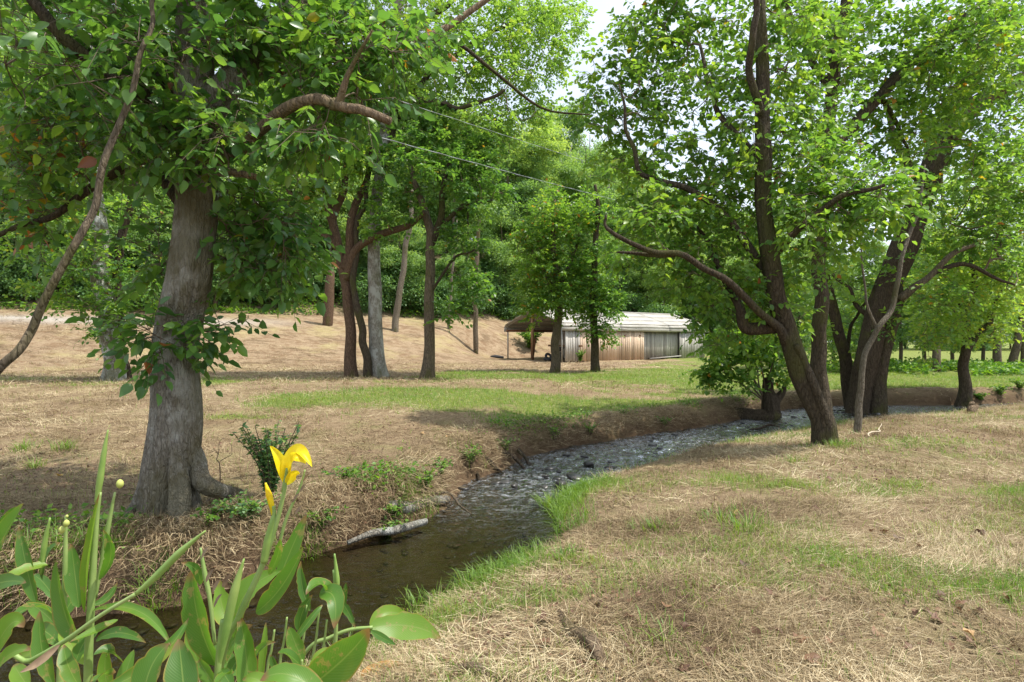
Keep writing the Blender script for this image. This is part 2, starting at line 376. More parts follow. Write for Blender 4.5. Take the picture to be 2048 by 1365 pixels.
wsoil = ramp(nt, [(.3, (.05, .04, .025)), (.6, (.11, .085, .05)), (.8, (.08, .11, .03))], f2)
mud = ramp(nt, [(.3, (.045, .028, .017)), (.55, (.11, .065, .037)), (.8, (.17, .105, .06))], mixc(nt, .5, f2, f1))
gravel = ramp(nt, [(.35, (.35, .32, .28)), (.65, (.58, .54, .49))], f3)
c = mixc(nt, attr(nt, 'bare'), straw, soil)
gfac = ramp(nt, [(.22, 0), (.7, 1)], mixc(nt, .45, attr(nt, 'green'), mixc(nt, 1.0, attr(nt, 'green'), mixc(nt, 1.0, f2, (2, 2, 2), 'MULTIPLY'), 'MULTIPLY')))
c = mixc(nt, gfac, c, grs)
bedc = ramp(nt, [(.3, (.09, .065, .035)), (.5, (.20, .15, .085)), (.72, (.31, .24, .15))], mixc(nt, .5, f2, f1))
c = mixc(nt, attr(nt, 'bank'), c, mud); c = mixc(nt, attr(nt, 'bed'), c, bedc); c = mixc(nt, attr(nt, 'road'), c, gravel); c = mixc(nt, attr(nt, 'wood'), c, wsoil)
nt.links.new(c, b.inputs['Base Color']); b.inputs['Roughness'].default_value = .95; b.inputs['Specular IOR Level'].default_value = .15
bump(nt, b, mixc(nt, .55, f2, f3), .9, .09)
inside = ss(0, .25, -d_all)
ground = obj('ground', mesh('ground', np.stack([GX.ravel(), GY.ravel(), gzv], -1), [gq], M_GROUND, smooth=True,
    attrs={'green': gm, 'bank': np.clip(np.maximum(bank * (.35 + .65 * nb_all), inside), 0, 1), 'bed': np.clip(inside, 0, 1), 'road': np.clip(road * .9, 0, 1), 'wood': np.clip(wood, 0, 1), 'bare': np.clip(bare, 0, 1)}))
tag(ground, kind='structure')

# the creek's water
step = .05
wx = np.arange(-9, 21, step); wy = np.arange(1.8, 21, step)
WX, WY = np.meshgrid(wx, wy); wd = creek_d(WX, WY).reshape(WX.shape)
rf = riffle(WX, WY)
amp = .004 + .030 * rf
wz = ZW + amp * (fbm(WX * 6 + .8 * WY, WY * 5, 71, 3) - .5) * 2 + .45 * amp * (fbm(WX * 15, WY * 13, 75, 2) - .5) * 2
keep = wd < .22
cellk = keep[:-1, :-1] & keep[1:, :-1] & keep[:-1, 1:] & keep[1:, 1:]
iy, ix = np.nonzero(cellk); n = len(wx); k0 = iy * n + ix
wq = np.stack([k0, k0 + 1, k0 + n + 1, k0 + n], -1)
used, inv = np.unique(wq, return_inverse=True)
Vw = np.stack([WX.ravel(), WY.ravel(), wz.ravel()], -1)[used]
M_WATER, nt, b = newmat('creek_water')
b.inputs['Base Color'].default_value = (1, 1, 1, 1)
v = mapping(nt, (1, 1, 1))
h = mixc(nt, .18, noise(nt, 6.5, 4, .55, mapping(nt, (1, 1.25, 1), rot=(0, 0, .5)), 1.0), noise(nt, 30, 2, .5, v))
bn = nt.nodes.new('ShaderNodeBump'); bn.inputs['Distance'].default_value = .085
nt.links.new(math_n(nt, 'ADD', math_n(nt, 'MULTIPLY', attr(nt, 'riffle'), .75), .30), bn.inputs['Strength']); nt.links.new(h, bn.inputs['Height'])
gl = nt.nodes.new('ShaderNodeBsdfGlossy'); gl.inputs['Roughness'].default_value = .04; nt.links.new(bn.outputs[0], gl.inputs['Normal'])
tr = nt.nodes.new('ShaderNodeBsdfTransparent'); tr.inputs['Color'].default_value = (.42, .43, .33, 1)
fr = nt.nodes.new('ShaderNodeFresnel'); fr.inputs['IOR'].default_value = 1.36; nt.links.new(bn.outputs[0], fr.inputs['Normal'])
ms = nt.nodes.new('ShaderNodeMixShader'); nt.links.new(math_n(nt, 'MINIMUM', math_n(nt, 'MULTIPLY', fr.outputs[0], math_n(nt, 'ADD', math_n(nt, 'MULTIPLY', attr(nt, 'riffle'), 1.3), 1.25)), 1.0), ms.inputs[0])
nt.links.new(tr.outputs[0], ms.inputs[1]); nt.links.new(gl.outputs[0], ms.inputs[2])
fo = nt.nodes.new('ShaderNodeBsdfDiffuse'); fo.inputs['Color'].default_value = (.72, .76, .80, 1)   # broken, aerated water on the riffle, with sky glints painted in as pale streaks
fn = math_n(nt, 'MULTIPLY', ramp(nt, [(.52, 0), (.66, 1)], noise(nt, 6, 5, .65, mapping(nt, (1, 2.2, 1), rot=(0, 0, .6)), 1.5)), math_n(nt, 'MULTIPLY', attr(nt, 'riffle'), .28))
m2 = nt.nodes.new('ShaderNodeMixShader'); nt.links.new(fn, m2.inputs[0]); nt.links.new(ms.outputs[0], m2.inputs[1]); nt.links.new(fo.outputs[0], m2.inputs[2])
nt.links.new(m2.outputs[0], nt.nodes['Material Output'].inputs['Surface'])
tag(obj('water', mesh('water', Vw, [inv.reshape(-1, 4)], M_WATER, smooth=True, attrs={'riffle': rf.ravel()[used]})), kind='structure')
# ----------------------------------------------------------------- leaves and trees
def tmpl_leaf8(w=.30, fold=.10, droop=.14):
    V = np.array([[0, 0, 0], [.36, 0, -.01], [.70, 0, -droop * .45], [1, 0, -droop], [.30, w * .95, fold], [.66, w * .78, fold * .6 - droop * .3], [.30, -w * .95, fold], [.66, -w * .78, fold * .6 - droop * .3]])
    F = [[0, 1, 4], [1, 2, 5], [1, 5, 4], [2, 3, 5], [0, 6, 1], [1, 7, 2], [1, 6, 7], [2, 7, 3]]
    return V, np.array(F)
def tmpl_leaf4(w=.33, fold=.08, droop=.1):
    V = np.array([[0, 0, 0], [.45, w, fold], [1, 0, -droop], [.45, -w, fold], [.5, 0, 0]])
    return V, np.array([[0, 4, 1], [4, 2, 1], [0, 3, 4], [4, 3, 2]])
def tmpl_leaf2(w=.36, fold=.12):
    V = np.array([[0, 0, 0], [.45, w, fold], [1, 0, -.06], [.5, -w, fold]])
    return V, np.array([[0, 2, 1], [0, 3, 2]])
def tmpl_leaf16(w=.30, fold=.09, droop=.16):
    tm = np.array([0, .12, .30, .52, .76, 1.0]); wv = np.array([0, .62, .98, .92, .52, 0]) * w
    V = [[t, 0, -droop * t * t] for t in tm]
    for sg in (1, -1):
        V += [[tm[k] + .01, sg * wv[k], fold * wv[k] / w - droop * tm[k] ** 2] for k in range(1, 5)]
    F = []
    for b0, flip in ((6, 0), (10, 1)):
        q = [[0, 1, b0]]
        for k in range(3): q += [[k + 1, k + 2, b0 + k + 1], [k + 1, b0 + k + 1, b0 + k]]
        q += [[4, 5, b0 + 3]]
        F += [c[::-1] if flip else c for c in q]
    return np.array(V), np.array(F)
LEAF16 = tmpl_leaf16()
def tmpl_leaf6(w=.31, fold=.10, droop=.13):
    V = np.array([[0, 0, 0], [.5, 0, -droop * .25], [1, 0, -droop], [.27, w * .92, fold], [.66, w * .80, fold * .6 - droop * .35], [.27, -w * .92, fold], [.66, -w * .80, fold * .6 - droop * .35]])
    return V, np.array([[0, 1, 3], [1, 4, 3], [1, 2, 4], [0, 5, 1], [1, 5, 6], [1, 6, 2]])
LEAF6 = tmpl_leaf6()
LEAF8 = tmpl_leaf8(); LEAF4 = tmpl_leaf4(); LEAF2 = tmpl_leaf2()
def leaf_frames(D, N):
    D = unit(D); N = N - D * np.sum(D * N, -1, keepdims=True); N = unit(N); return D, np.cross(N, D), N
def leaves_mesh(name, P, D, N, S, rnd, tmpl, mat, base=(0, 0, 0), wid=1.0):
    V, F = tmpl; D, B, N = leaf_frames(D, N); k = len(V); n = len(P)
    S = np.broadcast_to(S, (n,))
    X = P[:, None, :] - np.array(base) + S[:, None, None] * (V[None, :, 0:1] * D[:, None, :] + wid * V[None, :, 1:2] * B[:, None, :] + V[None, :, 2:3] * N[:, None, :])
    FF = (np.arange(n)[:, None, None] * k + F[None]).reshape(-1, F.shape[1])
    return mesh(name, X.reshape(-1, 3), [FF], mat, rnd=np.repeat(rnd, k))
_variants = {}
def leaf_variant(mat, tmpl_name, tmpl, q):
    key = (mat.name, tmpl_name, q)
    if key not in _variants:
        _variants[key] = mesh('leaf', tmpl[0], [tmpl[1]], mat, rnd=np.full(len(tmpl[0]), q / 12.0))
    return _variants[key]
def blob(spec, r):
    """points in an ellipsoid given by where the photo shows it (px, py, half sizes) at distance Y with depth half rY"""
    cx, cy_, rx, ry, Y, rY, n = spec[:7]
    u = unit(r.normal(size=(n, 3))) * r.random((n, 1)) ** .42
    YY = Y + u[:, 2] * rY
    return np.stack([(cx + u[:, 0] * rx - 1024) / FPX * YY, YY, EYE - (cy_ + u[:, 1] * ry - 682.5) / FPX * YY], -1)
class Tree:
    def __init__(s, name, label, base, seed, cat='tree', group=None):
        s.base = np.asarray(base, float); s.root = thing(name, s.base, label, cat, group); s.r = np.random.default_rng(seed)
        s.P = []; s.rad = []; s.par = []; s.dir = []
        s.tw = MB()
    def stem(s, pts, hw, mat, name='branch', sides=14, seg=.12, rough=.06, flare=0.0, lobes=5, start_gap=0, label=None, nodes=True, ridges=0.0, jag=.012):
        """pts world points, hw radii in metres"""
        pts = np.asarray(pts, float); L = np.linalg.norm(np.diff(pts, axis=0), axis=1).sum(); n = max(6, int(L / seg))
        P = catmull(pts, n); R = np.interp(np.linspace(0, 1, n), np.linspace(0, 1, len(hw)), hw)
        kj = max(3, int(L / max(.35, 5 * float(np.mean(hw))))); J = s.r.normal(size=(kj + 1, 3)) * min(.02 + .12 * float(np.mean(hw)), .05); J[0] = 0; J[-1] = 0
        P = P + catmull(J, n)
        sd = int(s.r.integers(1000)); ph = s.r.random() * 6
        def disp(th, sl):
            ct = np.cos(th) * 3; st = np.sin(th) * 3
            k = 1 + rough * 2.2 * (fbm(ct + 10 + sl * .9, st + 10 + sl * .35, sd, 3) - .5)
            if ridges: k = k + ridges * (np.abs(fbm(ct * 5 + 40, st * 5 + sl * .8 + 40, sd + 5, 3) - .5) * 2 - .25)
            if flare: k = k + flare * np.exp(-sl / .42) * (1 + .55 * np.cos(th * lobes + ph) + .35 * np.cos(th * 3 + ph * 2))
            return k
        V, Q, F = tube(P, R, sides, disp)
        o = obj(name, mesh(name, V - s.base, [Q, F], mat, smooth=True), s.root)
        if label: o['label'] = label
        if nodes:
            i0 = len(s.P)
            T = unit(np.gradient(P, axis=0))
            for k in range(start_gap, n, 2):
                s.P.append(P[k]); s.rad.append(R[k]); s.par.append(-1); s.dir.append(T[k])
        return P, R
    def grow(s, A, bend=.25, sag=0.0, minr=.0035, sides=4, up=.12):
        """join each leafy point to the nearest wood with a curved twig"""
        A = np.asarray(A); S0 = np.array(s.P)
        d0 = np.min(np.linalg.norm(A[:, None, :] - S0[None], axis=-1), axis=1) if len(S0) * len(A) < 4e6 else np.linalg.norm(A - S0.mean(0), axis=1)
        cap = len(S0) + len(A) * 5
        NP = np.zeros((cap, 3)); NP[:len(S0)] = S0; ND = np.zeros((cap, 3)); ND[:len(S0)] = np.array(s.dir)
        par = -np.ones(cap, int); nn = len(S0); paths = []
        for a in np.argsort(d0):
            t = A[a]; dv = t - NP[:nn]; dist = np.linalg.norm(dv, axis=1)
            cost = dist * (1 + .35 * (dv[:, 2] < -.1 * dist) - .0)
            k = int(np.argmin(cost)); p0 = NP[k]; L = dist[k]
            if L < .05: continue
            c = p0 + ND[k] * L * bend + (t - p0) * .35 + np.array([0, 0, up * L]) + s.r.normal(size=3) * .06 * L
            m = 4 if L > .8 else 3
            tt = np.linspace(0, 1, m + 1)[1:, None]
            pts = (1 - tt) ** 2 * p0 + 2 * tt * (1 - tt) * c + tt ** 2 * t
            pts[:-1] += s.r.normal(size=(m - 1, 3)) * .035 * L
            prev = k; ids = [k]
            for q in pts:
                NP[nn] = q; ND[nn] = unit(q - NP[prev]); par[nn] = prev; prev = nn; ids.append(nn); nn += 1
                if nn >= cap - 6: break
            paths.append(ids)
            if nn >= cap - 6: break
        r2 = np.full(nn, 0.0); tips = np.ones(nn, bool); tips[par[:nn][par[:nn] >= 0]] = False
        n0 = len(S0)
        r2[tips] = minr ** 2.2
        for i in range(nn - 1, n0 - 1, -1):
            if r2[i] == 0: r2[i] = minr ** 2.2
            if par[i] >= n0: r2[par[i]] += r2[i]
        rad = r2 ** (1 / 2.2); rs = np.array(s.rad)
        for ids in paths:
            rr = rad[ids].copy(); rr[0] = rr[1] if ids[0] < n0 else min(rad[ids[0]], rr[1] * 1.15)
            if ids[0] < n0: rr = np.minimum(rr, rs[ids[0]] * .8)
            V, Q, F = tube(NP[ids], rr, (3 if rr[0] < .012 else sides) if rr[0] < .03 else sides + 2, cap=False); s.tw.add(V, Q, F)
        s.NP = NP[:nn]; s.paths = paths
        return paths
    def leafage(s, per=4, nl=6, size=(.12, .17), tw=(.25, .5), tmpl=LEAF8, mat=None, droop=.25, autumn=None, flat=.55, tmpl_name='l8', wid=1.0, singles=0, twigs=True, rndlo=0.0, rndhi=.9, yellow=.006, tipdown=.25, sub=None):
        """short leafy twigs at the end of each path; leaves alternate along them. Returns nothing; adds foliage to the tree"""
        r = s.r; tips = []; dirs = []
        for ids in s.paths:
            P = s.NP[ids]; d = unit(P[-1] - P[-2])
            tips.append(P[-1]); dirs.append(d)
            if len(P) > 4: tips.append(P[-2] * .6 + P[-3] * .4); dirs.append(d)
        tips = np.array(tips); dirs = np.array(dirs); n = len(tips)
        O = np.repeat(tips, per, 0); Dm = np.repeat(dirs, per, 0)
        rd = r.normal(size=O.shape); rd[:, 2] *= flat
        Dm = unit(Dm * .7 + unit(rd) * 1.0 + np.array([0, 0, -.10]))
        Lm = r.uniform(*tw, size=len(O))
        ctl = O + Dm * Lm[:, None] * .5 + np.array([0, 0, .06]) * Lm[:, None]
        E = O + Dm * Lm[:, None] - np.array([0, 0, droop]) * Lm[:, None] ** 1.0 * .6
        if twigs:
            for k in range(len(O)):
                if k % 2 == 0 or singles:
                    V, Q, F = tube(np.array([O[k], ctl[k], E[k]]), [.004, .003, .0015], 3, cap=False); s.tw.add(V, Q, F)
        t = (np.arange(nl) + .6) / nl
        t = .22 + .78 * t
        m = len(O); tt = np.repeat(t[None], m, 0) + r.normal(size=(m, nl)) * .04; tt = np.clip(tt, 0, 1)[..., None]
        Pp = (1 - tt) ** 2 * O[:, None] + 2 * tt * (1 - tt) * ctl[:, None] + tt ** 2 * E[:, None]
        side = unit(np.cross(Dm, UP)); sg = np.where(np.arange(nl) % 2 == 0, 1, -1)[None, :, None]
        D = Dm[:, None] * (.45 + .8 * (tt > .9)) + side[:, None] * sg * (.85 - .6 * (tt > .9)) + r.normal(size=(m, nl, 3)) * .28 + np.array([0, 0, -tipdown])
        N = np.array([0, 0, 1.0]) + r.normal(size=(m, nl, 3)) * .55 + side[:, None] * sg * .25
        P = Pp.reshape(-1, 3); D = unit(D.reshape(-1, 3)); N = N.reshape(-1, 3)
        S = r.uniform(*size, size=len(P)) * np.repeat(r.uniform(.8, 1.1, m), nl)
        clump = np.repeat(np.repeat(r.random(n), per), nl)
        rn = rndlo + (rndhi - rndlo) * np.clip(.5 * clump + .5 * r.random(len(P)), 0, 1)
        au = r.random(len(P)) < yellow; rn[au] = r.uniform(.92, 1, au.sum())
        if autumn is not None:
            pr = autumn(P); au = r.random(len(P)) < pr; rn[au] = r.uniform(.90, 1, au.sum())
        s.L = (P, D, N, S, rn)
        idx = np.arange(len(P))
        if singles:
            px = 1024 + P[:, 0] / P[:, 1] * FPX; py = 682.5 - (P[:, 2] - EYE) / P[:, 1] * FPX
            sc = S / np.maximum(P[:, 1], .5) * ((px > 10) & (px < 2038) & (py > 10) & (py < 1355) & (P[:, 1] > .5))
            best = np.argsort(-sc)[:singles]; best = best[sc[best] > 0]
            Dn, Bn, Nn = leaf_frames(D[best], N[best])
            for k, i in enumerate(best):
                o = obj('leaf', leaf_variant(mat, 'l16', LEAF16, int(round(rn[i] * 12))), s.root)
                R = Matrix((( *(Dn[k] * S[i]), ), ( *(Bn[k] * S[i] * wid), ), ( *(Nn[k] * S[i]), ))).transposed()
                M = R.to_4x4(); M.translation = Vector(P[i] - s.base); o.matrix_local = M
            idx = np.setdiff1d(idx, best)
        o = obj('foliage', leaves_mesh('foliage', P[idx], D[idx], N[idx], S[idx], rn[idx], tmpl, mat, s.base, wid), s.root)
        tag(o, kind='stuff')
    def done(s, twigmat=None):
        if s.tw.n: tag(s.tw.build('twigs', twigmat or M_TWIG, s.root, s.base), kind='stuff')
        return s.root
def px_stem(pts, Y, dys=None, s=1.0):
    return [W(p[0], p[1], Y + (p[2] if len(p) > 2 else 0)) for p in pts]
def m_of(hw, Y): return [h * Y / FPX for h in hw]

# --- A: the big grey tree on the left bank
YA = 5.5
bA = on_ground(342, YA)
A = Tree('broadleaf_tree', 'big grey barked tree with flared roots standing on the left creek bank', bA, 11)
trunkP = [bA + np.array([0, 0, -.12])] + px_stem([(346, 940), (350, 800), (362, 650), (377, 500), (388, 350), (397, 200), (408, 40), (415, -180), (425, -500), (435, -900)], YA)
A.stem(trunkP, [.255, .238, .215, .198, .185, .176, .165, .155, .135, .105, .04], M_BARK_A, 'trunk', sides=84, seg=.035, rough=.13, flare=.2, lobes=4, start_gap=70, ridges=.12, jag=.004)
def root(tree, pts, r0, r1, mat, name='root'):
    tree.stem(pts, [r0 * .8, (r0 + r1) * .5, r1], mat, name, sides=20, seg=.05, rough=.18, nodes=False)
def gp(px, py, dz=0):
    g = G(px, py); g[2] += dz; return g
A.stem([W(372, 860, YA), W(392, 920, YA - .04), W(425, 968, YA - .06), gp(468, 992, -.01), gp(525, 1002, -.08)], [.05, .085, .08, .065, .03], M_BARK_A, 'root', sides=28, seg=.035, rough=.1, nodes=False, ridges=.08)
A.stem([W(318, 850, YA), W(305, 930, YA - .06), W(288, 995, YA - .1), gp(262, 1030, .0), gp(215, 1055, -.08)], [.05, .09, .10, .07, .03], M_BARK_A, 'root', sides=28, seg=.035, rough=.2, nodes=False, ridges=.08)
A.stem([W(350, 880, YA - .16), W(352, 960, YA - .2), W(356, 1015, YA - .32), gp(360, 1055, -.02), gp(372, 1085, -.1)], [.05, .09, .09, .06, .03], M_BARK_A, 'root', sides=28, seg=.035, rough=.2, nodes=False, ridges=.08)
def br(tree, pts, Y, hw, mat, **k):
    return tree.stem(px_stem(pts, Y), m_of(hw, Y), mat, 'branch', sides=k.pop('sides', 12), **k)
br(A, [(405, 240), (450, 165), (520, 85, .2), (600, 10, .4), (700, -90, .8), (820, -220, 1.2)], YA, [30, 27, 24, 22, 18, 10], M_BARK_A, start_gap=8)
br(A, [(395, 330), (470, 290, -.2), (560, 225, -.5), (620, 205, -.7), (670, 205, -.8), (700, 150, -.9), (745, 60, -1)], YA, [13, 12, 11, 10, 9, 5, 2], M_BARK_PEEL, start_gap=6)
br(A, [(668, 205, -.8), (710, 215, -.85), (780, 243, -.9)], YA, [9, 8.5, 7], M_BARK_PEEL, nodes=False)
br(A, [(380, 330), (300, 215, -.1), (215, 150, -.3), (120, 60, -.5), (40, -30, -.6), (-80, -160, -.8)], YA, [16, 14, 12, 11, 9, 6], M_BARK_B, start_gap=8)
br(A, [(385, 200), (300, 140, .3), (180, 110, .5), (60, 95, .6), (-90, 40, .7)], YA, [16, 13, 10, 8, 4], M_BARK_B, start_gap=6)
br(A, [(375, 420), (300, 330, .4), (210, 360, .6), (110, 430, .7), (-20, 480, .8)], YA, [14, 11, 9, 7, 5], M_BARK_B, start_gap=6)
br(A, [(392, 350), (450, 340, -.2), (515, 355, -.3)], YA, [10, 8, 6], M_BARK_PEEL, start_gap=3)
br(A, [(430, 190), (560, 150, .3), (700, 105, .5), (800, 95, .6), (860, 75, .7), (920, 35, .8), (990, -15, .9), (1080, -80, 1.1)], YA + .3, [9, 8, 7, 7, 8, 7, 6, 4], M_BARK_PEEL, start_gap=5)
br(A, [(860, 85, .7), (920, 97, .8), (1000, 150, .9), (1080, 205, 1), (1180, 230, 1.1)], YA + .3, [5, 4.5, 4, 3, 1.5], M_BARK_B, start_gap=4)
r = A.r
blobsA = [(150, 120, 190, 130, 5.0, 1.2, 34), (330, 60, 190, 110, 5.4, 1.3, 30), (560, 60, 170, 80, 5.6, 1.0, 34), (640, 180, 80, 60, 5.0, .4, 14), (760, 60, 120, 60, 5.6, .5, 12), (760, 90, 120, 75, 5.2, .6, 16), (230, 270, 200, 110, 5.6, 1.0, 38), (60, 330, 110, 110, 6.0, .8, 22),
          (420, 280, 130, 90, 4.9, .5, 16), (620, 250, 60, 60, 4.6, .3, 7), (510, 400, 110, 70, 5.8, .7, 14), (480, 440, 70, 60, 5.5, .3, 7), (310, 500, 55, 55, 5.6, .3, 8), (480, 540, 60, 50, 5.6, .35, 6), (330, 680, 45, 40, 5.15, .2, 7), (560, 520, 60, 50, 5.7, .4, 10), (430, 660, 30, 30, 5.3, .15, 3),
          (560, 460, 70, 55, 5.6, .4, 8), (60, 430, 90, 50, 6.2, .6, 9), (690, 170, 60, 60, 4.8, .3, 6),
          (100, -120, 330, 130, 5.4, 1.8, 42), (500, -150, 330, 130, 5.8, 1.8, 42), (300, -420, 420, 200, 5.6, 2.0, 60)]
pts = np.vstack([blob(q[:4] + (q[4] + .25,) + q[5:6] + (int(q[6] * 1.35),), r) for q in blobsA])
A.grow(pts, minr=.0035, sides=4)
A.leafage(per=5, nl=6, size=(.06, .165), tw=(.22, .6), tmpl=LEAF6, mat=M_LEAF_A, droop=.35, singles=300, wid=.98, tipdown=.45, rndhi=.86,
          autumn=lambda P: .13 * ss(230, 60, 1024 + P[:, 0] / P[:, 1] * FPX) * ss(180, 300, 682.5 - (P[:, 2] - EYE) / P[:, 1] * FPX))
A.done()

# --- the bare limb that leans in from the left edge
bl = np.array([W(-60, 850, 3.9)[0], 3.9, 0]); bl[2] = gz(bl[0], bl[1])
LB = Tree('leaning_limb', 'bare brown limb leaning across the trees at the left edge', bl, 5, 'branch')
LB.stem([bl + [-.25, 0, 0], W(-20, 780, 3.9), W(70, 650, 4.0), W(150, 490, 4.1), W(200, 360, 4.2), W(265, 200, 4.3), W(305, 60, 4.4), W(320, -60, 4.5)], m_of([9, 8.5, 8, 7.5, 7, 6, 5, 4], 4), M_BARK_C, 'limb', sides=16, seg=.05, nodes=False, ridges=.05)

# --- L: lichen tree behind on the left
bL = on_ground(230, 19.0)
Lt = Tree('lichen_tree', 'pale lichen covered trunk draped in creeper behind the big grey tree', bL, 21)
Lt.stem([bL - [0, 0, .1]] + px_stem([(222, 690), (212, 610), (203, 520), (196, 420), (185, 300), (180, 150), (178, 0)], 19), m_of([19, 17, 16, 15, 13, 11, 8, 4], 19), M_BARK_LICHEN, 'trunk', sides=24, seg=.12, flare=.3, start_gap=8)
Lt.stem([on_ground(250, 19.3) - [0, 0, .1]] + px_stem([(240, 690), (235, 600), (245, 480), (270, 360), (300, 240)], 19.3), m_of([12, 10, 9, 8, 6, 3], 19), M_BARK_DARK, 'trunk', sides=16, seg=.15, flare=.25, start_gap=4)
pts = np.vstack([blob(q, Lt.r) for q in [(180, 500, 120, 55, 19, 1.5, 45), (110, 570, 70, 70, 18.5, .8, 26), (230, 610, 45, 80, 18.6, .5, 26), (285, 560, 50, 60, 19, 1, 20), (180, 380, 150, 110, 19.5, 2.5, 60), (190, 180, 170, 140, 19.5, 2.5, 60), (190, 640, 25, 70, 18.5, .4, 10), (20, 500, 80, 60, 19, 1.5, 18)]])
Lt.grow(pts, minr=.006)
Lt.leafage(per=5, nl=7, size=(.12, .19), tw=(.3, .7), tmpl=LEAF4, mat=M_LEAF_B, twigs=False, droop=.5)
Lt.done()

# --- the trio and its neighbours on the grass
def simple(name, label, base_px, Y, stems, blobs, mat_leaf, seed, size, per=5, nl=7, tw=(.25, .6), group=None, twigmat=None, flare=.3, tmpl=LEAF4, rndlo=0, rndhi=.9, yellow=.007, droop=.3, minr=.006):
    b0 = on_ground(base_px, Y); t = Tree(name, label, b0, seed, group=group)
    for k, (pp, hw, mat) in enumerate(stems):
        P = px_stem(pp, Y)
        if k == 0: P = [b0 - [0, 0, .1]] + P
        t.stem(P, m_of(hw, Y), mat, 'trunk' if k == 0 else 'branch', sides=22 if k == 0 else 10, seg=.12, flare=flare if k == 0 else 0, start_gap=int(len(P)) if k == 0 else 3, ridges=.05 if k == 0 else 0)
    if blobs:
        t.grow(np.vstack([blob(q[:6] + (int(q[6] * 1.25),), t.r) for q in blobs]), minr=minr)
        t.leafage(per=per, nl=nl, size=size, tw=tw, tmpl=tmpl, mat=mat_leaf, twigs=False, rndlo=rndlo, rndhi=rndhi, yellow=yellow, droop=droop)
    t.done(twigmat); return t
simple('forked_tree', 'reddish brown trunk forking low, first of the trio on the grass', 703, 20.4,
    [([(700, 660), (692, 560), (672, 470), (655, 400), (645, 330), (640, 250), (630, 150)], [12, 10, 10, 8.5, 7.5, 6.5, 5, 2.5], M_BARK_RED),
     ([(694, 560), (712, 500, -.2), (760, 470, -.4), (820, 452, -.6), (850, 425, -.8)], [10, 8, 7, 6, 4], M_BARK_RED),
     ([(690, 540), (700, 470), (712, 410), (735, 350, .3), (760, 280, .5)], [10, 9, 8, 6, 4], M_BARK_RED),
     ([(680, 500), (640, 460, -.3), (600, 420, -.5), (570, 370, -.7)], [9, 7, 6, 4], M_BARK_RED),
     ([(665, 440), (690, 380), (690, 300), (715, 220)], [8, 7, 6, 3], M_BARK_RED)],
    [(640, 330, 100, 80, 20, 1.8, 60), (560, 390, 70, 70, 19.5, 1.3, 34), (720, 300, 80, 80, 20, 1.5, 40), (620, 200, 120, 80, 20, 2, 55), (560, 470, 55, 40, 19.4, 1, 16), (770, 450, 50, 30, 19.6, .6, 9)], M_LEAF_B, 31, (.13, .2), rndlo=.15)
simple('thin_trunk_tree', 'thin mossy trunk leaning between the two larger trunks of the trio', 737, 20.2,
    [([(728, 690), (716, 620), (706, 550), (715, 460), (735, 370), (745, 270)], [8, 7.5, 7, 6, 5, 4, 2.5], M_BARK_B)],
    [(745, 290, 60, 60, 20.8, 1, 16)], M_LEAF_B, 32, (.13, .2))
simple('tall_tree', 'tallest pale grey trunk of the trio, crown reaching the top of view', 758, 20.6,
    [([(752, 680), (749, 580), (747, 480), (752, 390), (768, 270), (785, 120), (800, -20), (815, -180)], [17, 14, 13, 12, 11, 10, 9, 7, 4], M_BARK_GREY),
     ([(762, 320), (800, 230, .4), (860, 150, .8), (940, 90, 1.2), (1030, 40, 1.5)], [8, 7, 6, 5, 3], M_BARK_B),
     ([(775, 220), (850, 200, -.4), (930, 215, -.8), (1010, 180, -1.2)], [7, 6, 4, 3], M_BARK_B),
     ([(790, 90), (880, 20, .6), (980, -60, 1)], [7, 6, 4], M_BARK_B), ([(770, 260), (720, 150, .5), (660, 60, .8)], [7, 5, 3], M_BARK_B)],
    [(900, 110, 120, 100, 21, 2.0, 100), (1040, 90, 115, 95, 21.5, 2.2, 105), (640, 170, 110, 110, 22, 2.2, 50), (800, 130, 110, 90, 21.5, 2, 50), (1000, 260, 90, 50, 21.5, 1.5, 30), (1080, 20, 105, 70, 22, 2, 70), (960, 220, 80, 55, 20.5, 1.5, 34), (1070, 215, 55, 40, 21, 1.2, 16), (860, -20, 160, 80, 21, 2.5, 60), (700, 60, 130, 110, 21.5, 2.5, 70), (830, 210, 70, 50, 20.5, 1.2, 24), (820, -200, 300, 130, 21, 3.5, 90)], M_LEAF_C, 33, (.12, .18), per=5, nl=8, tw=(.3, .75))
simple('spreading_tree', 'single dark green tree on the grass just past the trio of trunks', 853, 20.0,
    [([(858, 690), (859, 600), (862, 520), (860, 470), (848, 420), (830, 370), (815, 320), (800, 260)], [13, 10.5, 10, 9.5, 8.5, 7.5, 6, 4, 2.5], M_BARK_C),
     ([(862, 490), (882, 440, -.2), (885, 380, -.3), (900, 320, -.5)], [8, 7, 5, 3], M_BARK_B),
     ([(880, 450), (930, 410, -.4), (985, 400, -.6)], [5, 4, 2], M_BARK_B),
     ([(858, 590), (905, 520, -.4), (950, 500, -.6)], [3, 2.5, 1.5], M_BARK_B)],
    [(870, 320, 105, 75, 20, 2, 75), (950, 370, 70, 60, 19.6, 1.2, 40), (800, 400, 65, 60, 20, 1.2, 26), (920, 480, 50, 40, 19.4, .7, 16), (945, 560, 40, 45, 19.3, .6, 16), (900, 620, 32, 28, 19.4, .5, 9), (840, 250, 80, 50, 20.2, 1.3, 30), (960, 300, 60, 45, 20, 1, 20)], M_LEAF_B, 34, (.14, .21), rndlo=-.05, rndhi=.72)
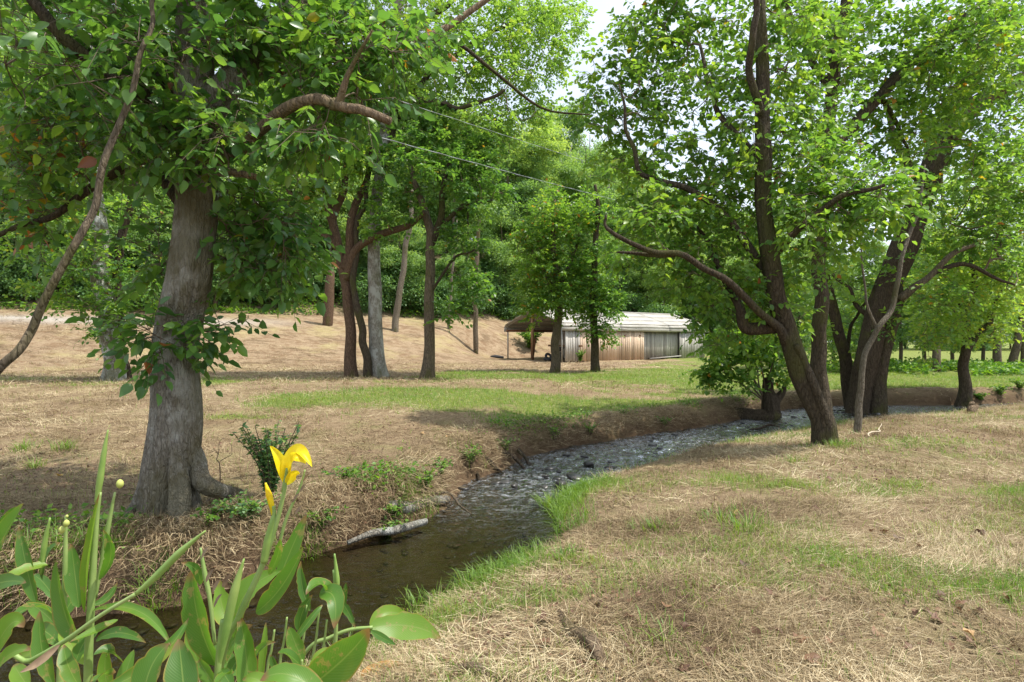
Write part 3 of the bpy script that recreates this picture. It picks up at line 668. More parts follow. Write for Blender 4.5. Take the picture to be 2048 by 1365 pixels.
simple('dense_green_tree', 'dense bright green tree in front of the open carport', 1110, 24.5,
    [([(1112, 690), (1114, 620), (1112, 540), (1106, 470), (1110, 400)], [9.5, 8.5, 8, 7, 5, 3], M_BARK_C), ([(1114, 600), (1085, 540), (1065, 500)], [5, 4, 2.5], M_BARK_C), ([(1114, 590), (1140, 530), (1160, 470)], [5, 4, 2.5], M_BARK_C)],
    [(1100, 520, 75, 80, 24.5, 1.5, 110), (1120, 430, 75, 55, 24.5, 1.4, 70), (1075, 600, 45, 48, 24.2, .9, 36), (1140, 590, 45, 60, 24.2, .8, 40), (1060, 480, 42, 42, 24.5, 1, 26)], M_LEAF_B, 35, (.12, .18), rndlo=.2, rndhi=.85, per=6, tw=(.25, .6), yellow=.03)
simple('creeper_clad_tree', 'slim tree clad in leafy creeper against the plank wall', 1191, 24.0,
    [([(1189, 680), (1187, 600), (1190, 520), (1195, 440), (1190, 370)], [8, 7.5, 7, 6, 5, 3], M_BARK_B)],
    [(1195, 520, 60, 55, 24, 1.1, 55), (1205, 600, 48, 45, 23.8, .7, 40), (1190, 640, 30, 40, 23.7, .4, 20), (1210, 670, 16, 18, 23.8, .3, 6), (1190, 420, 50, 50, 24, 1, 30), (1180, 560, 30, 40, 24, .5, 14)], M_LEAF_B, 36, (.12, .18), rndlo=.1, rndhi=.85, per=5)
# --- the group on the right bank
YB = G(1650, 888)[1]; bB = on_ground(1650, YB)
B = Tree('leaning_tree', 'mossy trunk leaning left at the creek edge with a forked crown', bB, 41)
B.stem([bB - [0, 0, .1]] + px_stem([(1636, 830), (1608, 760), (1578, 690), (1556, 610), (1538, 520, -.1), (1532, 420, -.1), (1528, 300, -.1), (1530, 160), (1525, 20), (1515, -150), (1510, -330)], YB), m_of([21, 20, 20, 19, 18, 17, 15, 14, 12.5, 11, 8, 3], YB), M_BARK_B, 'trunk', sides=40, seg=.06, rough=.12, flare=.18, ridges=.08, start_gap=14)
B.stem([on_ground(1672, YB - .05) - [0, 0, .08]] + px_stem([(1655, 840, -.18), (1622, 760, -.2), (1592, 690, -.2)], YB), m_of([9, 9, 8, 5], YB), M_BARK_B, 'vine', sides=12, seg=.06, nodes=False)
br(B, [(1575, 690), (1540, 640, -.2), (1480, 585, -.5), (1420, 540, -.8), (1350, 510, -1), (1280, 490, -1.1), (1225, 460, -1.2), (1212, 430, -1.2)], YB, [10, 8, 7, 6, 5.5, 4.5, 3.5, 2], M_BARK_B, start_gap=4)
br(B, [(1350, 510, -1), (1290, 512, -1), (1235, 505, -1)], YB, [5, 4, 2], M_BARK_B)
br(B, [(1560, 655), (1500, 660), (1475, 620), (1455, 570, .2), (1420, 500, .4), (1380, 440, .6)], YB, [13, 13, 9, 7, 5, 3], M_BARK_DARK, start_gap=4)
br(B, [(1545, 560), (1480, 470, .2), (1410, 400, .3), (1330, 360, .4), (1280, 340, .4), (1255, 260, .5), (1238, 170, .5)], YB, [9, 8, 7, 6, 5, 4, 2], M_BARK_B, start_gap=4)
br(B, [(1530, 350), (1460, 260, .4), (1420, 180, .6), (1400, 90, .8)], YB, [8, 6, 5, 3], M_BARK_B, start_gap=4)
br(B, [(1528, 250), (1500, 130, -.4), (1510, 20, -.6), (1500, -100, -.8)], YB, [8, 7, 6, 4], M_BARK_B, start_gap=4)
br(B, [(1540, 520), (1610, 440, -.5), (1700, 390, -.9), (1770, 370, -1.2)], YB, [8, 6, 5, 3], M_BARK_B, start_gap=4)
blobsB = [(1330, 480, 110, 80, 8.6, .8, 40), (1440, 420, 120, 100, 9.3, 1.2, 60), (1300, 300, 110, 110, 9.6, 1.0, 52), (1250, 160, 85, 90, 9.8, .9, 34), (1400, 130, 120, 120, 9.8, 1.4, 60), (1540, 250, 110, 140, 8.9, 1.0, 56), (1500, 560, 110, 80, 8.9, .7, 36), (1640, 450, 110, 80, 8.3, .7, 40), (1760, 400, 105, 65, 8.0, .6, 40), (1660, 330, 110, 80, 8.6, .8, 36),
          (1440, 650, 75, 60, 9.4, .6, 22), (1580, 60, 120, 90, 9.2, 1.2, 40), (1480, -90, 200, 80, 9.8, 1.4, 26), (1560, 620, 50, 60, 9.0, .4, 12), (1340, 400, 90, 60, 9.2, .8, 22), (1480, 330, 120, 110, 10.2, .9, 40), (1380, 560, 80, 50, 8.8, .5, 16), (1200, 230, 50, 70, 10, .6, 14), (1310, 40, 80, 80, 10, .9, 34), (1380, -60, 110, 70, 10, 1, 30), (1600, 180, 120, 120, 10.2, 1, 40)]
B.grow(np.vstack([blob(q, B.r) for q in [(b_[0], b_[1], b_[2], b_[3], b_[4] + YB - 9.4 + .85, b_[5], int(b_[6] * 1.12)) for b_ in blobsB]]), minr=.0035)
B.leafage(per=4, nl=7, size=(.08, .15), tw=(.2, .55), tmpl=LEAF6, mat=M_LEAF_B, singles=300, wid=1.02, tipdown=.35, droop=.3, rndlo=.12, rndhi=.9)
B.done()

YC = G(1641, 858)[1] + .2; bC = on_ground(1640, YC)
Ct = Tree('straight_tree', 'straight dark trunk rising directly behind the leaning mossy trunk', bC, 42)
Ct.stem([bC - [0, 0, .15]] + px_stem([(1641, 780), (1640, 700), (1641, 600), (1640, 480), (1642, 380), (1652, 270), (1672, 130), (1692, 0), (1710, -160), (1720, -350)], YC), m_of([17, 15, 14, 13, 13, 12.5, 12, 12, 11, 9, 4], YC), M_BARK_B, 'trunk', sides=32, seg=.08, flare=.2, ridges=.07, start_gap=30)
br(Ct, [(1645, 330), (1690, 270, .2), (1760, 190, .4), (1830, 120, .6), (1910, 50, .8), (2010, -30, 1), (2100, -110, 1.1)], YC, [13, 12, 11, 10, 9, 8, 5], M_BARK_B, start_gap=4)
br(Ct, [(1665, 180), (1600, 80, .5), (1560, -30, .8)], YC, [8, 6, 4], M_BARK_B, start_gap=4)
br(Ct, [(1760, 190, .4), (1800, 260, .8), (1820, 330, 1)], YC, [5, 4, 2], M_BARK_B)
Ct.grow(np.vstack([blob((q[0], q[1], q[2], q[3], q[4] + YC - 10.8, q[5], int(q[6] * 1.3)), Ct.r) for q in [(1740, 110, 150, 120, 11.2, 1.2, 70), (1880, 110, 120, 100, 11.5, 1.2, 50), (1650, 30, 130, 80, 11.2, 1.4, 40), (1780, 260, 110, 80, 11.5, .9, 40), (1960, 20, 130, 80, 11.5, 1.4, 34), (1700, 420, 90, 80, 11.4, .8, 24), (1640, 540, 80, 60, 11.5, .7, 18), (1780, -120, 240, 90, 11.4, 1.8, 34), (1990, 130, 110, 120, 11.8, 1.2, 40), (1860, 200, 120, 90, 12, 1, 40), (1950, 300, 110, 90, 12.5, 1, 36)]]), minr=.004)
Ct.leafage(per=4, nl=6, size=(.12, .19), tw=(.22, .5), tmpl=LEAF4, mat=M_LEAF_B, wid=1.0, rndlo=.15, rndhi=.9, droop=.3, yellow=.012)
Ct.done()

YD = G(1735, 838)[1] + .9; bD = on_ground(1705, YD)
Dt = Tree('slanting_tree', 'thin dark trunk slanting left between the straight and the twin trunks', bD, 43)
Dt.stem([bD - [0, 0, .4]] + px_stem([(1697, 780), (1686, 700), (1668, 630), (1648, 550), (1630, 460), (1620, 370)], YD), m_of([12, 12, 11, 10, 9, 7, 4], YD), M_BARK_DARK, 'trunk', sides=18, seg=.1, flare=.2, start_gap=10)
br(Dt, [(1690, 720), (1710, 640, .3), (1750, 580, .5)], YD, [4, 3, 2], M_BARK_DARK)
Dt.grow(np.vstack([blob((q[0], q[1], q[2], q[3], q[4] + YD - 13.2, q[5], int(q[6] * 1.6)), Dt.r) for q in [(1640, 480, 110, 80, 13.4, 1.2, 34), (1700, 570, 90, 70, 13.6, 1, 26), (1650, 660, 60, 60, 13.8, .8, 15), (1720, 690, 50, 60, 13.8, .8, 14)]]), minr=.005)
Dt.leafage(per=4, nl=6, size=(.11, .17), tw=(.25, .5), tmpl=LEAF4, mat=M_LEAF_C, rndlo=.1)
Dt.done()

YE = G(1735, 838)[1]; bE = on_ground(1735, YE)
E = Tree('twin_trunk_tree', 'massive dark twin trunk leaning right on the right creek bank', bE, 44)
E.stem([on_ground(1708, YE) - [0, 0, .2]] + px_stem([(1722, 760), (1745, 680), (1772, 590), (1808, 490), (1842, 400), (1880, 310), (1915, 230), (1945, 130), (1975, 20), (2000, -120), (2020, -300)], YE), m_of([19, 20, 21, 22, 23, 22, 20, 17, 14, 12, 9, 4], YE), M_BARK_DARK, 'trunk', sides=44, seg=.08, rough=.14, flare=.22, ridges=.09, start_gap=22)
E.stem([on_ground(1752, YE) - [0, 0, .2]] + px_stem([(1760, 740), (1775, 650), (1795, 560), (1820, 480)], YE), m_of([17, 16, 15, 13, 9], YE), M_BARK_B, 'trunk', sides=32, seg=.08, rough=.14, flare=.25, ridges=.09, nodes=False)
br(E, [(1895, 280), (1950, 215, -.2), (2010, 175, -.3), (2090, 140, -.4)], YE, [20, 18, 16, 13], M_BARK_C, start_gap=4)
br(E, [(1800, 600, -.3), (1850, 560, -.6), (1910, 510, -.9), (1950, 490, -1)], YE, [9, 6, 5, 3], M_BARK_C)
br(E, [(1770, 600), (1735, 625, .2), (1695, 575, .4), (1660, 540, .5)], YE, [6, 5, 4, 2.5], M_BARK_DARK)
br(E, [(1870, 545, -.7), (1935, 530, -.9), (1990, 560, -1), (2030, 570, -1)], YE, [5, 4, 3, 2], M_BARK_DARK)
br(E, [(1860, 380), (1800, 300, .5), (1770, 210, .8)], YE, [10, 7, 4], M_BARK_DARK, start_gap=4)
E.grow(np.vstack([blob((q[0], q[1], q[2], q[3], q[4] + YE - 12.2, q[5], int(q[6] * 1.4)), E.r) for q in [(1960, 120, 120, 120, 12.2, 1.2, 46), (2010, 330, 90, 80, 11.8, .9, 36), (1950, 430, 90, 70, 12.4, .8, 30), (1840, 330, 80, 90, 13.2, .6, 24), (1990, 480, 80, 60, 11.6, .8, 28), (1880, 500, 60, 60, 12.6, .4, 12), (1890, 590, 70, 45, 11.6, .6, 14), (1730, 560, 50, 60, 12.8, .4, 10), (2060, 200, 90, 120, 12.5, 1.2, 26), (1990, -100, 220, 100, 12.6, 2.0, 34), (1860, 680, 40, 40, 12, .5, 6), (2020, 60, 90, 110, 12.2, 1.2, 36), (1940, 340, 90, 80, 13.4, .8, 26), (2030, 420, 70, 80, 12.6, .9, 30), (2000, 240, 70, 80, 12.8, .9, 24), (2020, 540, 70, 60, 12.4, .9, 20), (1800, 520, 60, 50, 11.6, .2, 5), (1850, 400, 60, 50, 11.6, .2, 6), (1780, 640, 40, 40, 11.7, .15, 3), (1900, 620, 70, 40, 12.0, .7, 10)]]), minr=.004)
E.leafage(per=4, nl=6, size=(.09, .17), tw=(.22, .55), tmpl=LEAF6, mat=M_LEAF_B, singles=200, wid=1.0, droop=.3, rndlo=.1, rndhi=.9)
E.done()

YF = G(1712, 866)[1]; bF = on_ground(1712, YF)
F_ = Tree('pale_sapling', 'slender pale stem curving up in front of the twin trunk', bF, 45)
F_.stem([bF - [0, 0, .1]] + px_stem([(1718, 800), (1728, 730), (1752, 665), (1785, 600), (1805, 520), (1830, 430), (1850, 330)], YF), m_of([7.5, 6.5, 5.5, 5.5, 5, 4, 3, 1.5], YF), M_BARK_SAP, 'trunk', sides=16, seg=.07, start_gap=8)
br(F_, [(1755, 662), (1735, 620), (1728, 560), (1722, 480)], YF, [3, 2.5, 2, 1.5], M_BARK_SAP)
F_.done()

YH = 18.2; bH = on_ground(1925, YH)
simple('young_tree', 'young yellow green tree with a forked trunk beyond the right pool', 1925, YH,
    [([(1930, 740), (1935, 690), (1940, 620), (1945, 550), (1950, 470)], [12, 9, 8, 6, 5, 3], M_BARK_B), ([(1936, 700), (1965, 660), (1990, 610), (2005, 550)], [6, 5, 5, 3], M_BARK_B), ([(1936, 660), (1920, 590), (1918, 520)], [4, 3, 2], M_BARK_B)],
    [(1900, 560, 90, 70, 18.4, 1.6, 60), (1980, 570, 80, 70, 18.4, 1.6, 55), (1880, 650, 70, 40, 18.2, 1, 30), (1940, 470, 110, 60, 18.5, 1.8, 50), (1995, 650, 45, 35, 18.3, .9, 16), (1930, 650, 30, 40, 18, .5, 10)], M_LEAF_C, 51, (.11, .17), rndlo=.3, rndhi=1.0, yellow=.04)
YK = 27
for k, (px, lean, lab) in enumerate([(1872, 4, 'slim trunk with low leaves standing furthest left at the far field edge'), (1820 + 175, -6, 'dark trunk behind the young yellow green tree'), (2022, 20, 'slanting thin trunk nearest the right edge by the far lawn')]):
    simple('field_edge_tree', lab, px, YK + 2 * k,
        [([(px + lean, 640), (px + lean * 2, 560), (px + lean * 3, 450), (px + lean * 3, 330)], [7, 6, 5, 4, 2], M_BARK_C)],
        [(px + lean * 2, 520, 90, 60, YK + 2 * k, 2.2, 50), (px + lean * 2, 400, 100, 90, YK + 2 * k, 2.4, 60), (px - 20, 610, 60, 30, YK + 2 * k, 1.5, 14)], M_LEAF_C, 60 + k, (.13, .2), group='trees along the far lawn', rndlo=.1, rndhi=.9)

# --- the uprooted stump with sprouts in the creek
M_BARK_SAP0 = None
YG = 15.2; bG = np.array([*W(1540, 838, YG)[:2], ZW - .1])
St = Tree('fallen_stump', 'black uprooted log with an upright stump and leafy sprouts in the creek', bG, 71, 'stump')
St.stem(px_stem([(1405, 822, .5), (1440, 828, .3), (1490, 832, .1), (1535, 832), (1556, 826)], YG), m_of([9, 12, 15, 16, 10], YG), M_BARK_DARK, 'log', sides=24, seg=.08, rough=.2, ridges=.1, nodes=False)
St.stem(px_stem([(1540, 838), (1541, 805), (1540, 780), (1537, 757)], YG), m_of([18, 16, 11, 9], YG), M_BARK_DARK, 'stump', sides=22, seg=.06, rough=.2, ridges=.1, start_gap=2)
St.stem(px_stem([(1545, 830), (1556, 795), (1570, 770)], YG), m_of([12, 8, 3], YG), M_BARK_DARK, 'stump_fork', sides=14, seg=.06, rough=.15, nodes=False)
for k, (x0, y0, x1, y1) in enumerate([(1420, 826, 1398, 812), (1432, 824, 1415, 806), (1470, 822, 1430, 838), (1450, 826, 1410, 832)]):
    St.stem(px_stem([(x0, y0, .2), ((x0 + x1) / 2, (y0 + y1) / 2 - 4, .2), (x1, y1, .1)], YG), m_of([5, 4, 2], YG), M_BARK_DARK, 'root', sides=8, seg=.06, nodes=False)
for k, (x1, y1) in enumerate([(1440, 720), (1470, 690), (1500, 665), (1525, 680), (1455, 760), (1560, 700), (1490, 730)]):
    St.stem(px_stem([(1532, 805), ((1532 + x1) / 2 - 6, (805 + y1) / 2 - 14), (x1, y1)], YG), m_of([1.8, 1.4, .8], YG), M_TWIG, 'sprout', sides=6, seg=.08, start_gap=6)
St.grow(np.vstack([blob(q, St.r) for q in [(1475, 695, 58, 42, YG, .8, 44), (1530, 680, 60, 50, YG, .8, 34), (1425, 745, 35, 25, YG - .2, .4, 20), (1480, 750, 40, 22, YG - .2, .5, 10), (1570, 720, 40, 35, YG, .5, 12)]]), minr=.003)
St.leafage(per=5, nl=6, size=(.12, .18), tw=(.2, .45), tmpl=LEAF4, mat=M_LEAF_B, twigs=False, rndlo=.15, wid=1.15, droop=.4)
St.done()
b0 = on_ground(1945, 15.0)
S2 = Tree('broken_stump', 'small broken orange brown stump on the far right bank', b0, 72, 'stump')
S2.stem([b0 - [0, 0, .1], b0 + [.0, 0, .12], b0 + [-.03, 0, .26]], [.10, .09, .05], M_BARK_PEEL, 'stump', sides=16, seg=.03, rough=.3, flare=.3, ridges=.2, nodes=False)
S2.stem([b0 + [.02, 0, .05], b0 + [.10, 0, .15], b0 + [.16, .02, .18]], [.06, .05, .03], M_BARK_PEEL, 'splinter', sides=10, seg=.03, rough=.3, nodes=False)

# ----------------------------------------------------------------- the wood on the hill
def proto(name, seed, H, crown_z, rx, nA, nleaf, size, mat, bark, label, group, low=.25):
    r = np.random.default_rng(seed)
    t = Tree(name, label, (0, 0, 0), seed, group=group); t.r = r
    t.stem([(0, 0, -.4), (r.normal() * .1, r.normal() * .1, H * .3), (r.normal() * .25, r.normal() * .25, H * .6), (r.normal() * .4, r.normal() * .4, H * .93)], [.2, .15, .11, .03], bark, 'trunk', sides=9, seg=.5, start_gap=int(H * .5))
    lobes = [(r.normal() * rx * .38, r.normal() * rx * .38, H * r.uniform(low, .92), rx * r.uniform(.35, .62)) for _ in range(9)] + [(0, 0, H * .8, rx * .7)]
    A = []
    for (x, y, z, q) in lobes:
        u = unit(r.normal(size=(nA // 10, 3))) * r.random((nA // 10, 1)) ** .33
        A.append(np.array([x, y, z]) + u * np.array([q, q, q * .75]))
    A = np.vstack(A); A = A[(A[:, 2] > H * low * .7)]
    t.grow(A, minr=.008, sides=3)
    if t.tw.n: tag(t.tw.build('twigs', M_TWIG, t.root, t.base), kind='stuff')
    k = nleaf // len(A); n = len(A) * k
    off = r.normal(size=(n, 3)) * np.array([.34, .34, .2]); P = np.repeat(A, k, 0) + off
    D = unit(off * np.array([1, 1, .4]) + r.normal(size=(n, 3)) * .25 + np.array([0, 0, -.18])); N = np.array([0, 0, 1.]) + r.normal(size=(n, 3)) * .5
    S = r.uniform(*size, size=n); rn = np.clip(.25 + .5 * (.55 * np.repeat(r.random(len(A)), k) + .45 * r.random(n)), 0, 1)
    o = obj('crown', leaves_mesh('crown', P, D, N, S, rn, LEAF2, mat), t.root); tag(o, kind='stuff')
    return t.root
WG = 'woodland trees on the hillside'; WLAB = 'leafy woodland tree in the mass of trees on the hillside'
protos = [proto('woodland_tree', 101, 18, .4, 4.4, 230, 24000, (.17, .26), M_FOREST, M_BARK_C, WLAB, WG, .22),
          proto('woodland_tree', 102, 15, .3, 3.8, 210, 21000, (.16, .24), M_FOREST, M_BARK_GREY, WLAB, WG, .2),
          proto('woodland_tree', 103, 20, .5, 4.2, 220, 22000, (.17, .26), M_FOREST, M_BARK_C, WLAB, WG, .30),
          proto('woodland_tree', 104, 11, .3, 3.4, 170, 18000, (.15, .23), M_FOREST, M_BARK_C, WLAB, WG, .06)]
shrubs = [proto('woodland_shrub', 111, 2.6, .2, 1.7, 70, 6000, (.12, .2), M_SHRUB, M_TWIG, 'dark leafy shrub among others along the foot of the wood', 'shrubs along the foot of the wood', .05),
          proto('woodland_shrub', 112, 3.6, .2, 1.5, 80, 6500, (.12, .2), M_SHRUB, M_TWIG, 'dark leafy shrub among others along the foot of the wood', 'shrubs along the foot of the wood', .05)]
fr = np.random.default_rng(77)
def scatter(n, ulo, uhi, mind, xlo=-75, xhi=75, tries=9000, ok=None):
    out = []
    for _ in range(tries):
        if len(out) >= n: break
        x = fr.uniform(xlo, xhi); u = ulo + (uhi - ulo) * fr.random() ** 1.3
        y = (u + 4 * float(ss(-6, 2, x)) - (x + 15) * -.49) / .87 + 42
        if y < 12 or abs(x) > y * .98 + 3: continue
        if ok and not ok(x, y): continue
        if all((x - a) ** 2 + (y - c) ** 2 > (mind * (1 + .012 * u)) ** 2 for a, c in out): out.append((x, y))
    return out
def put(protos, spots, smin=.8, smax=1.2, label=None, group=None, first=set()):
    for k, (x, y) in enumerate(spots):
        p = protos[int(fr.integers(len(protos)))]; s = float(fr.uniform(smin, smax)); z = gz(x, y) - .1
        if p.name not in first and label is None:
            first.add(p.name); p.location = (x, y, z); p.rotation_euler = (0, 0, float(fr.random() * 6)); p.scale = (s, s, s * float(fr.uniform(.9, 1.1)))
        else:
            copy_tree(p, (x, y, z), float(fr.random() * 6.28), (s, s, s * float(fr.uniform(.9, 1.12))), label, group)
def region(x, y):
    px = 1024 + x / y * FPX; u = float(hill_u(np.array(x), np.array(y)))
    w = 'at the left edge' if px < 330 else 'left of the trio' if px < 640 else 'behind the trio' if px < 900 else 'above the open carport' if px < 1150 else 'above the plank shed' if px < 1420 else 'behind the right trees'
    d_ = 'front row of the wood' if u < 12 else 'middle of the wood' if u < 35 else 'top of the wood'
    return 'leafy tree in the ' + d_ + ' ' + w
put(protos, scatter(210, 2.5, 85, 3.0, -100, 45, 20000))
put(protos[3:], scatter(46, 1.5, 6, 2.6, -60, 40), .55, .95)
put(shrubs, scatter(90, 1.2, 8, 1.5, -50, 36), .7, 1.3)
for o in list(bpy.data.objects):
    if o.name.split('.')[0] in ('woodland_tree', 'woodland_shrub') and o.parent is None:
        t_ = region(o.location.x, o.location.y)
        o['label'] = t_ if 'tree' in o.name else t_.replace('leafy tree', 'dark shrub')
# beyond the shed and the far lawn
far = []
for _ in range(3000):
    if len(far) >= 70: break
    y = fr.uniform(56, 120); x = fr.uniform(.18, 1.02) * y
    if (x > 30 and y < 88) : continue
    if all((x - a) ** 2 + (y - c) ** 2 > 22 for a, c in far): far.append((x, y))
put(protos, far, .75, 1.15, 'leafy tree in the far tree line beyond shed and lawn', 'trees of the far tree line')
put(shrubs, [(x * 1.0 - 1.5, y - 3.5) for x, y in far[::2] if y < 80 or x > 60], .9, 1.6, 'dark shrub in front of the far tree line', 'shrubs of the far tree line')
under = []
for px, Y, sc_, lab in [(1600, 27, .42, 'behind the leaning mossy trunk'), (1668, 31, .5, 'between the straight trunk and the twin trunk'), (1730, 26, .36, 'directly behind the twin trunk'), (1800, 30, .5, 'just right of the twin trunk'), (1850, 34, .6, 'left of the young forked tree'), (1905, 38, .6, 'directly behind the young forked tree'), (1965, 32, .5, 'right of the young forked tree'), (2045, 36, .62, 'cut by the right edge of the picture'), (1560, 34, .5, 'behind the uprooted stump')]:
    p_ = on_ground(px, Y); copy_tree(protos[3], p_ - [0, 0, .1], float(fr.random() * 6.28), (sc_, sc_, sc_ * 1.15), 'small bushy tree across the creek ' + lab, 'bushy trees across the creek')
for o in list(bpy.data.objects):
    if o.parent is None and 'far tree line' in str(o.get('group', '')):
        px = 1024 + o.location.x / o.location.y * FPX
        w_ = 'just right of the shed' if px < 1500 else 'behind the straight trunk' if px < 1700 else 'behind the twin trunk' if px < 1850 else 'behind the young tree' if px < 1960 else 'at the right edge'
        o['label'] = ('leafy tree' if 'tree' in o.name else 'dark shrub') + ' in the far tree line ' + w_
# bare trunks that stand out in the wood
def snag(name, label, pts, Y, hw, mat, dz=-.3):
    P = px_stem(pts, Y); b0 = P[0].copy(); b0[2] = gz(b0[0], b0[1]); t = Tree(name, label, b0, int(pts[0][0]), 'tree'); P[0] = b0 + [0, 0, dz]
    t.stem(P, m_of(hw, Y), mat, 'trunk', sides=14, seg=.25, rough=.15, nodes=False, ridges=.08); return t
snag('leaning_dead_trunk', 'pale grey dead trunk leaning at the foot of the wood', [(790, 640), (800, 580), (812, 500), (822, 440), (825, 380)], 41, [7, 6, 5.5, 5, 3], M_BARK_SAP)
t = snag('broken_snag', 'short broken reddish snag at the wood edge left of the trio', [(655, 600), (660, 560), (662, 535)], 40, [10, 9, 5], M_BARK_RED)
snag('slim_dead_trunk', 'slim grey trunk at the wood edge between single tree and carport', [(952, 650), (950, 590), (955, 500), (958, 430)], 43, [5, 4.5, 4, 3], M_BARK_C)
snag('thin_dead_trunk', 'thin white dead trunk just left of the slim grey trunk in the wood', [(898, 645), (902, 580), (910, 500), (915, 440)], 44, [3, 2.5, 2.2, 1.5], M_BARK_SAP)
for px, py, lab in [(1130, 345, 'first bare grey snag standing above the hillside crowns'), (1168, 330, 'second bare grey snag standing above the hillside crowns'), (1205, 315, 'bare snag on the hillside closest to the patch of sky')]:
    Y = 72; b0 = on_ground(px, Y); t = Tree('hillside_snag', lab, b0, px, 'tree')
    top = W(px + 12, py - 60, Y)
    t.stem([b0 - [0, 0, .3], (b0 + top) / 2 + [.3, 0, 0], top], [.22, .17, .05], M_BARK_GREY, 'trunk', sides=8, seg=.6, nodes=False)
    for k in range(4):
        q = b0 + (top - b0) * (.72 + .06 * k); t.stem([q, q + [(-1) ** k * .7, .2, .7], q + [(-1) ** k * 1.1, .2, 2.0]], [.08, .06, .02], M_BARK_GREY, 'branch', sides=6, seg=.4, nodes=False)
# ----------------------------------------------------------------- the plank shed with its open carport end
Z0 = .31
def sp(a, n, z): return np.array([SHED_C[0] + SHED_A[0] * a + SHED_N[0] * n, SHED_C[1] + SHED_A[1] * a + SHED_N[1] * n, Z0 + z])
RS = np.array([[SHED_A[0], SHED_N[0], 0], [SHED_A[1], SHED_N[1], 0], [0, 0, 1.]])     # local (along, back, up) -> place
def wood_mat(name, light, dark, grey=0, gcol=(.36, .35, .34)):
    m, nt, b = newmat(name)
    v = mapping(nt, (1, 1, 1)); oi = nt.nodes.new('ShaderNodeObjectInfo')
    vg = nt.nodes.new('ShaderNodeVectorMath'); vg.operation = 'ADD'; nt.links.new(mapping(nt, (14, 14, .9)), vg.inputs[0]); nt.links.new(oi.outputs['Random'], vg.inputs[1])
    sv = nt.nodes.new('ShaderNodeVectorMath'); sv.operation = 'SCALE'; sv.inputs['Scale'].default_value = 40; nt.links.new(oi.outputs['Location'], sv.inputs[0])
    vg2 = nt.nodes.new('ShaderNodeVectorMath'); vg2.operation = 'ADD'; nt.links.new(vg.outputs[0], vg2.inputs[0]); nt.links.new(sv.outputs[0], vg2.inputs[1])
    g = noise(nt, 1.6, 6, .65, vg2.outputs[0], .5); st = noise(nt, .7, 4, .6, vg2.outputs[0])
    c = ramp(nt, [(.3, dark), (.65, light)], g)
    tint = ramp(nt, [(0, (.62, .60, .58)), (.5, (.9, .88, .85)), (1, (1.12, 1.1, 1.08))], oi.outputs['Random'])
    c = mixc(nt, 1.0, c, tint, 'MULTIPLY')
    if grey: c = mixc(nt, ramp(nt, [(.40, 0), (.62, grey)], st), c, gcol)
    kn = nt.nodes.new('ShaderNodeTexVoronoi'); kn.inputs['Scale'].default_value = .55; nt.links.new(vg2.outputs[0], kn.inputs['Vector'])
    c = mixc(nt, ramp(nt, [(.02, .7), (.06, 0)], kn.outputs['Distance']), c, tuple(k * .3 for k in dark))
    nt.links.new(c, b.inputs['Base Color']); b.inputs['Roughness'].default_value = .85; b.inputs['Specular IOR Level'].default_value = .2
    bump(nt, b, g, .5, .01); return m
M_PLANK = wood_mat('plank_fresh', (.78, .62, .48), (.55, .39, .27), .35, (.50, .44, .38))
M_PLANKG = wood_mat('plank_weathered', (.60, .585, .56), (.34, .325, .305), .5, (.28, .27, .26))
M_POST = wood_mat('post_wood', (.36, .22, .13), (.19, .10, .06))
M_ROOF, nt, b = newmat('roof_metal_dirty')
g = noise(nt, .9, 6, .65, mapping(nt, (1, 1, 1))); g2 = noise(nt, 7, 5, .7, mapping(nt, (1, 1, 1)))
c = ramp(nt, [(.35, (.27, .25, .215)), (.62, (.46, .44, .40))], mixc(nt, .5, g, g2)); nt.links.new(c, b.inputs['Base Color']); b.inputs['Roughness'].default_value = .6
M_GALV, nt, b = newmat('galvanised_post'); b.inputs['Base Color'].default_value = (.34, .33, .31, 1); b.inputs['Roughness'].default_value = .55; b.inputs['Metallic'].default_value = .5
M_RUST, nt, b = newmat('rusty_beam')
nt.links.new(ramp(nt, [(.3, (.13, .055, .03)), (.7, (.30, .13, .06))], noise(nt, 5, 5, .6, mapping(nt))), b.inputs['Base Color']); b.inputs['Roughness'].default_value = .9
shed = thing('plank_shed', sp(0, 0, 0), 'long low plank shed with white metal roof and open carport end', 'shed')
SB = np.array(sp(0, 0, 0))
def shedbox(name, c, size, mat, tilt=0.0, tiltx=0.0):
    m = MB(); R = np.array(Matrix.Rotation(tilt, 3, 'Y') @ Matrix.Rotation(tiltx, 3, 'X'))
    m.box((0, 0, 0), size, RS @ R)
    o = m.build(name, mat, shed, (0, 0, 0), smooth=False); o.location = sp(*c) - SB; return o
CP = 4.6                            # carport length at the near-left end
HE = 2.17                           # eave height
# the plan: front wall along the axis from the near corner; the carport roof runs on over the gable end
# front wall planks
x = 0.0; k = 0
pr = np.random.default_rng(5)
while x < SHED_L - .05:
    w = pr.uniform(.16, .24); w = min(w, SHED_L - x)
    if SHED_L - x - w < .1: w = SHED_L - x
    greyz = x < 1.25 or x > 7.3
    rec = .22 if 7.3 < x < 11.2 else 0.0     # the sliding door part sits back
    h = (2.12 if not (7.3 < x) else 2.0) + pr.uniform(-.02, .02)
    bot = pr.uniform(-.04, .05) + (.12 * (x - 7.3) / 3.9 if 7.3 < x < 11.2 else 0)
    shedbox('plank', (x + w / 2, rec + pr.uniform(-.012, .012), (h + bot) / 2), (w - pr.uniform(.008, .022), .028, h - bot), M_PLANKG if greyz else M_PLANK, tilt=pr.normal() * .004)
    x += w; k += 1
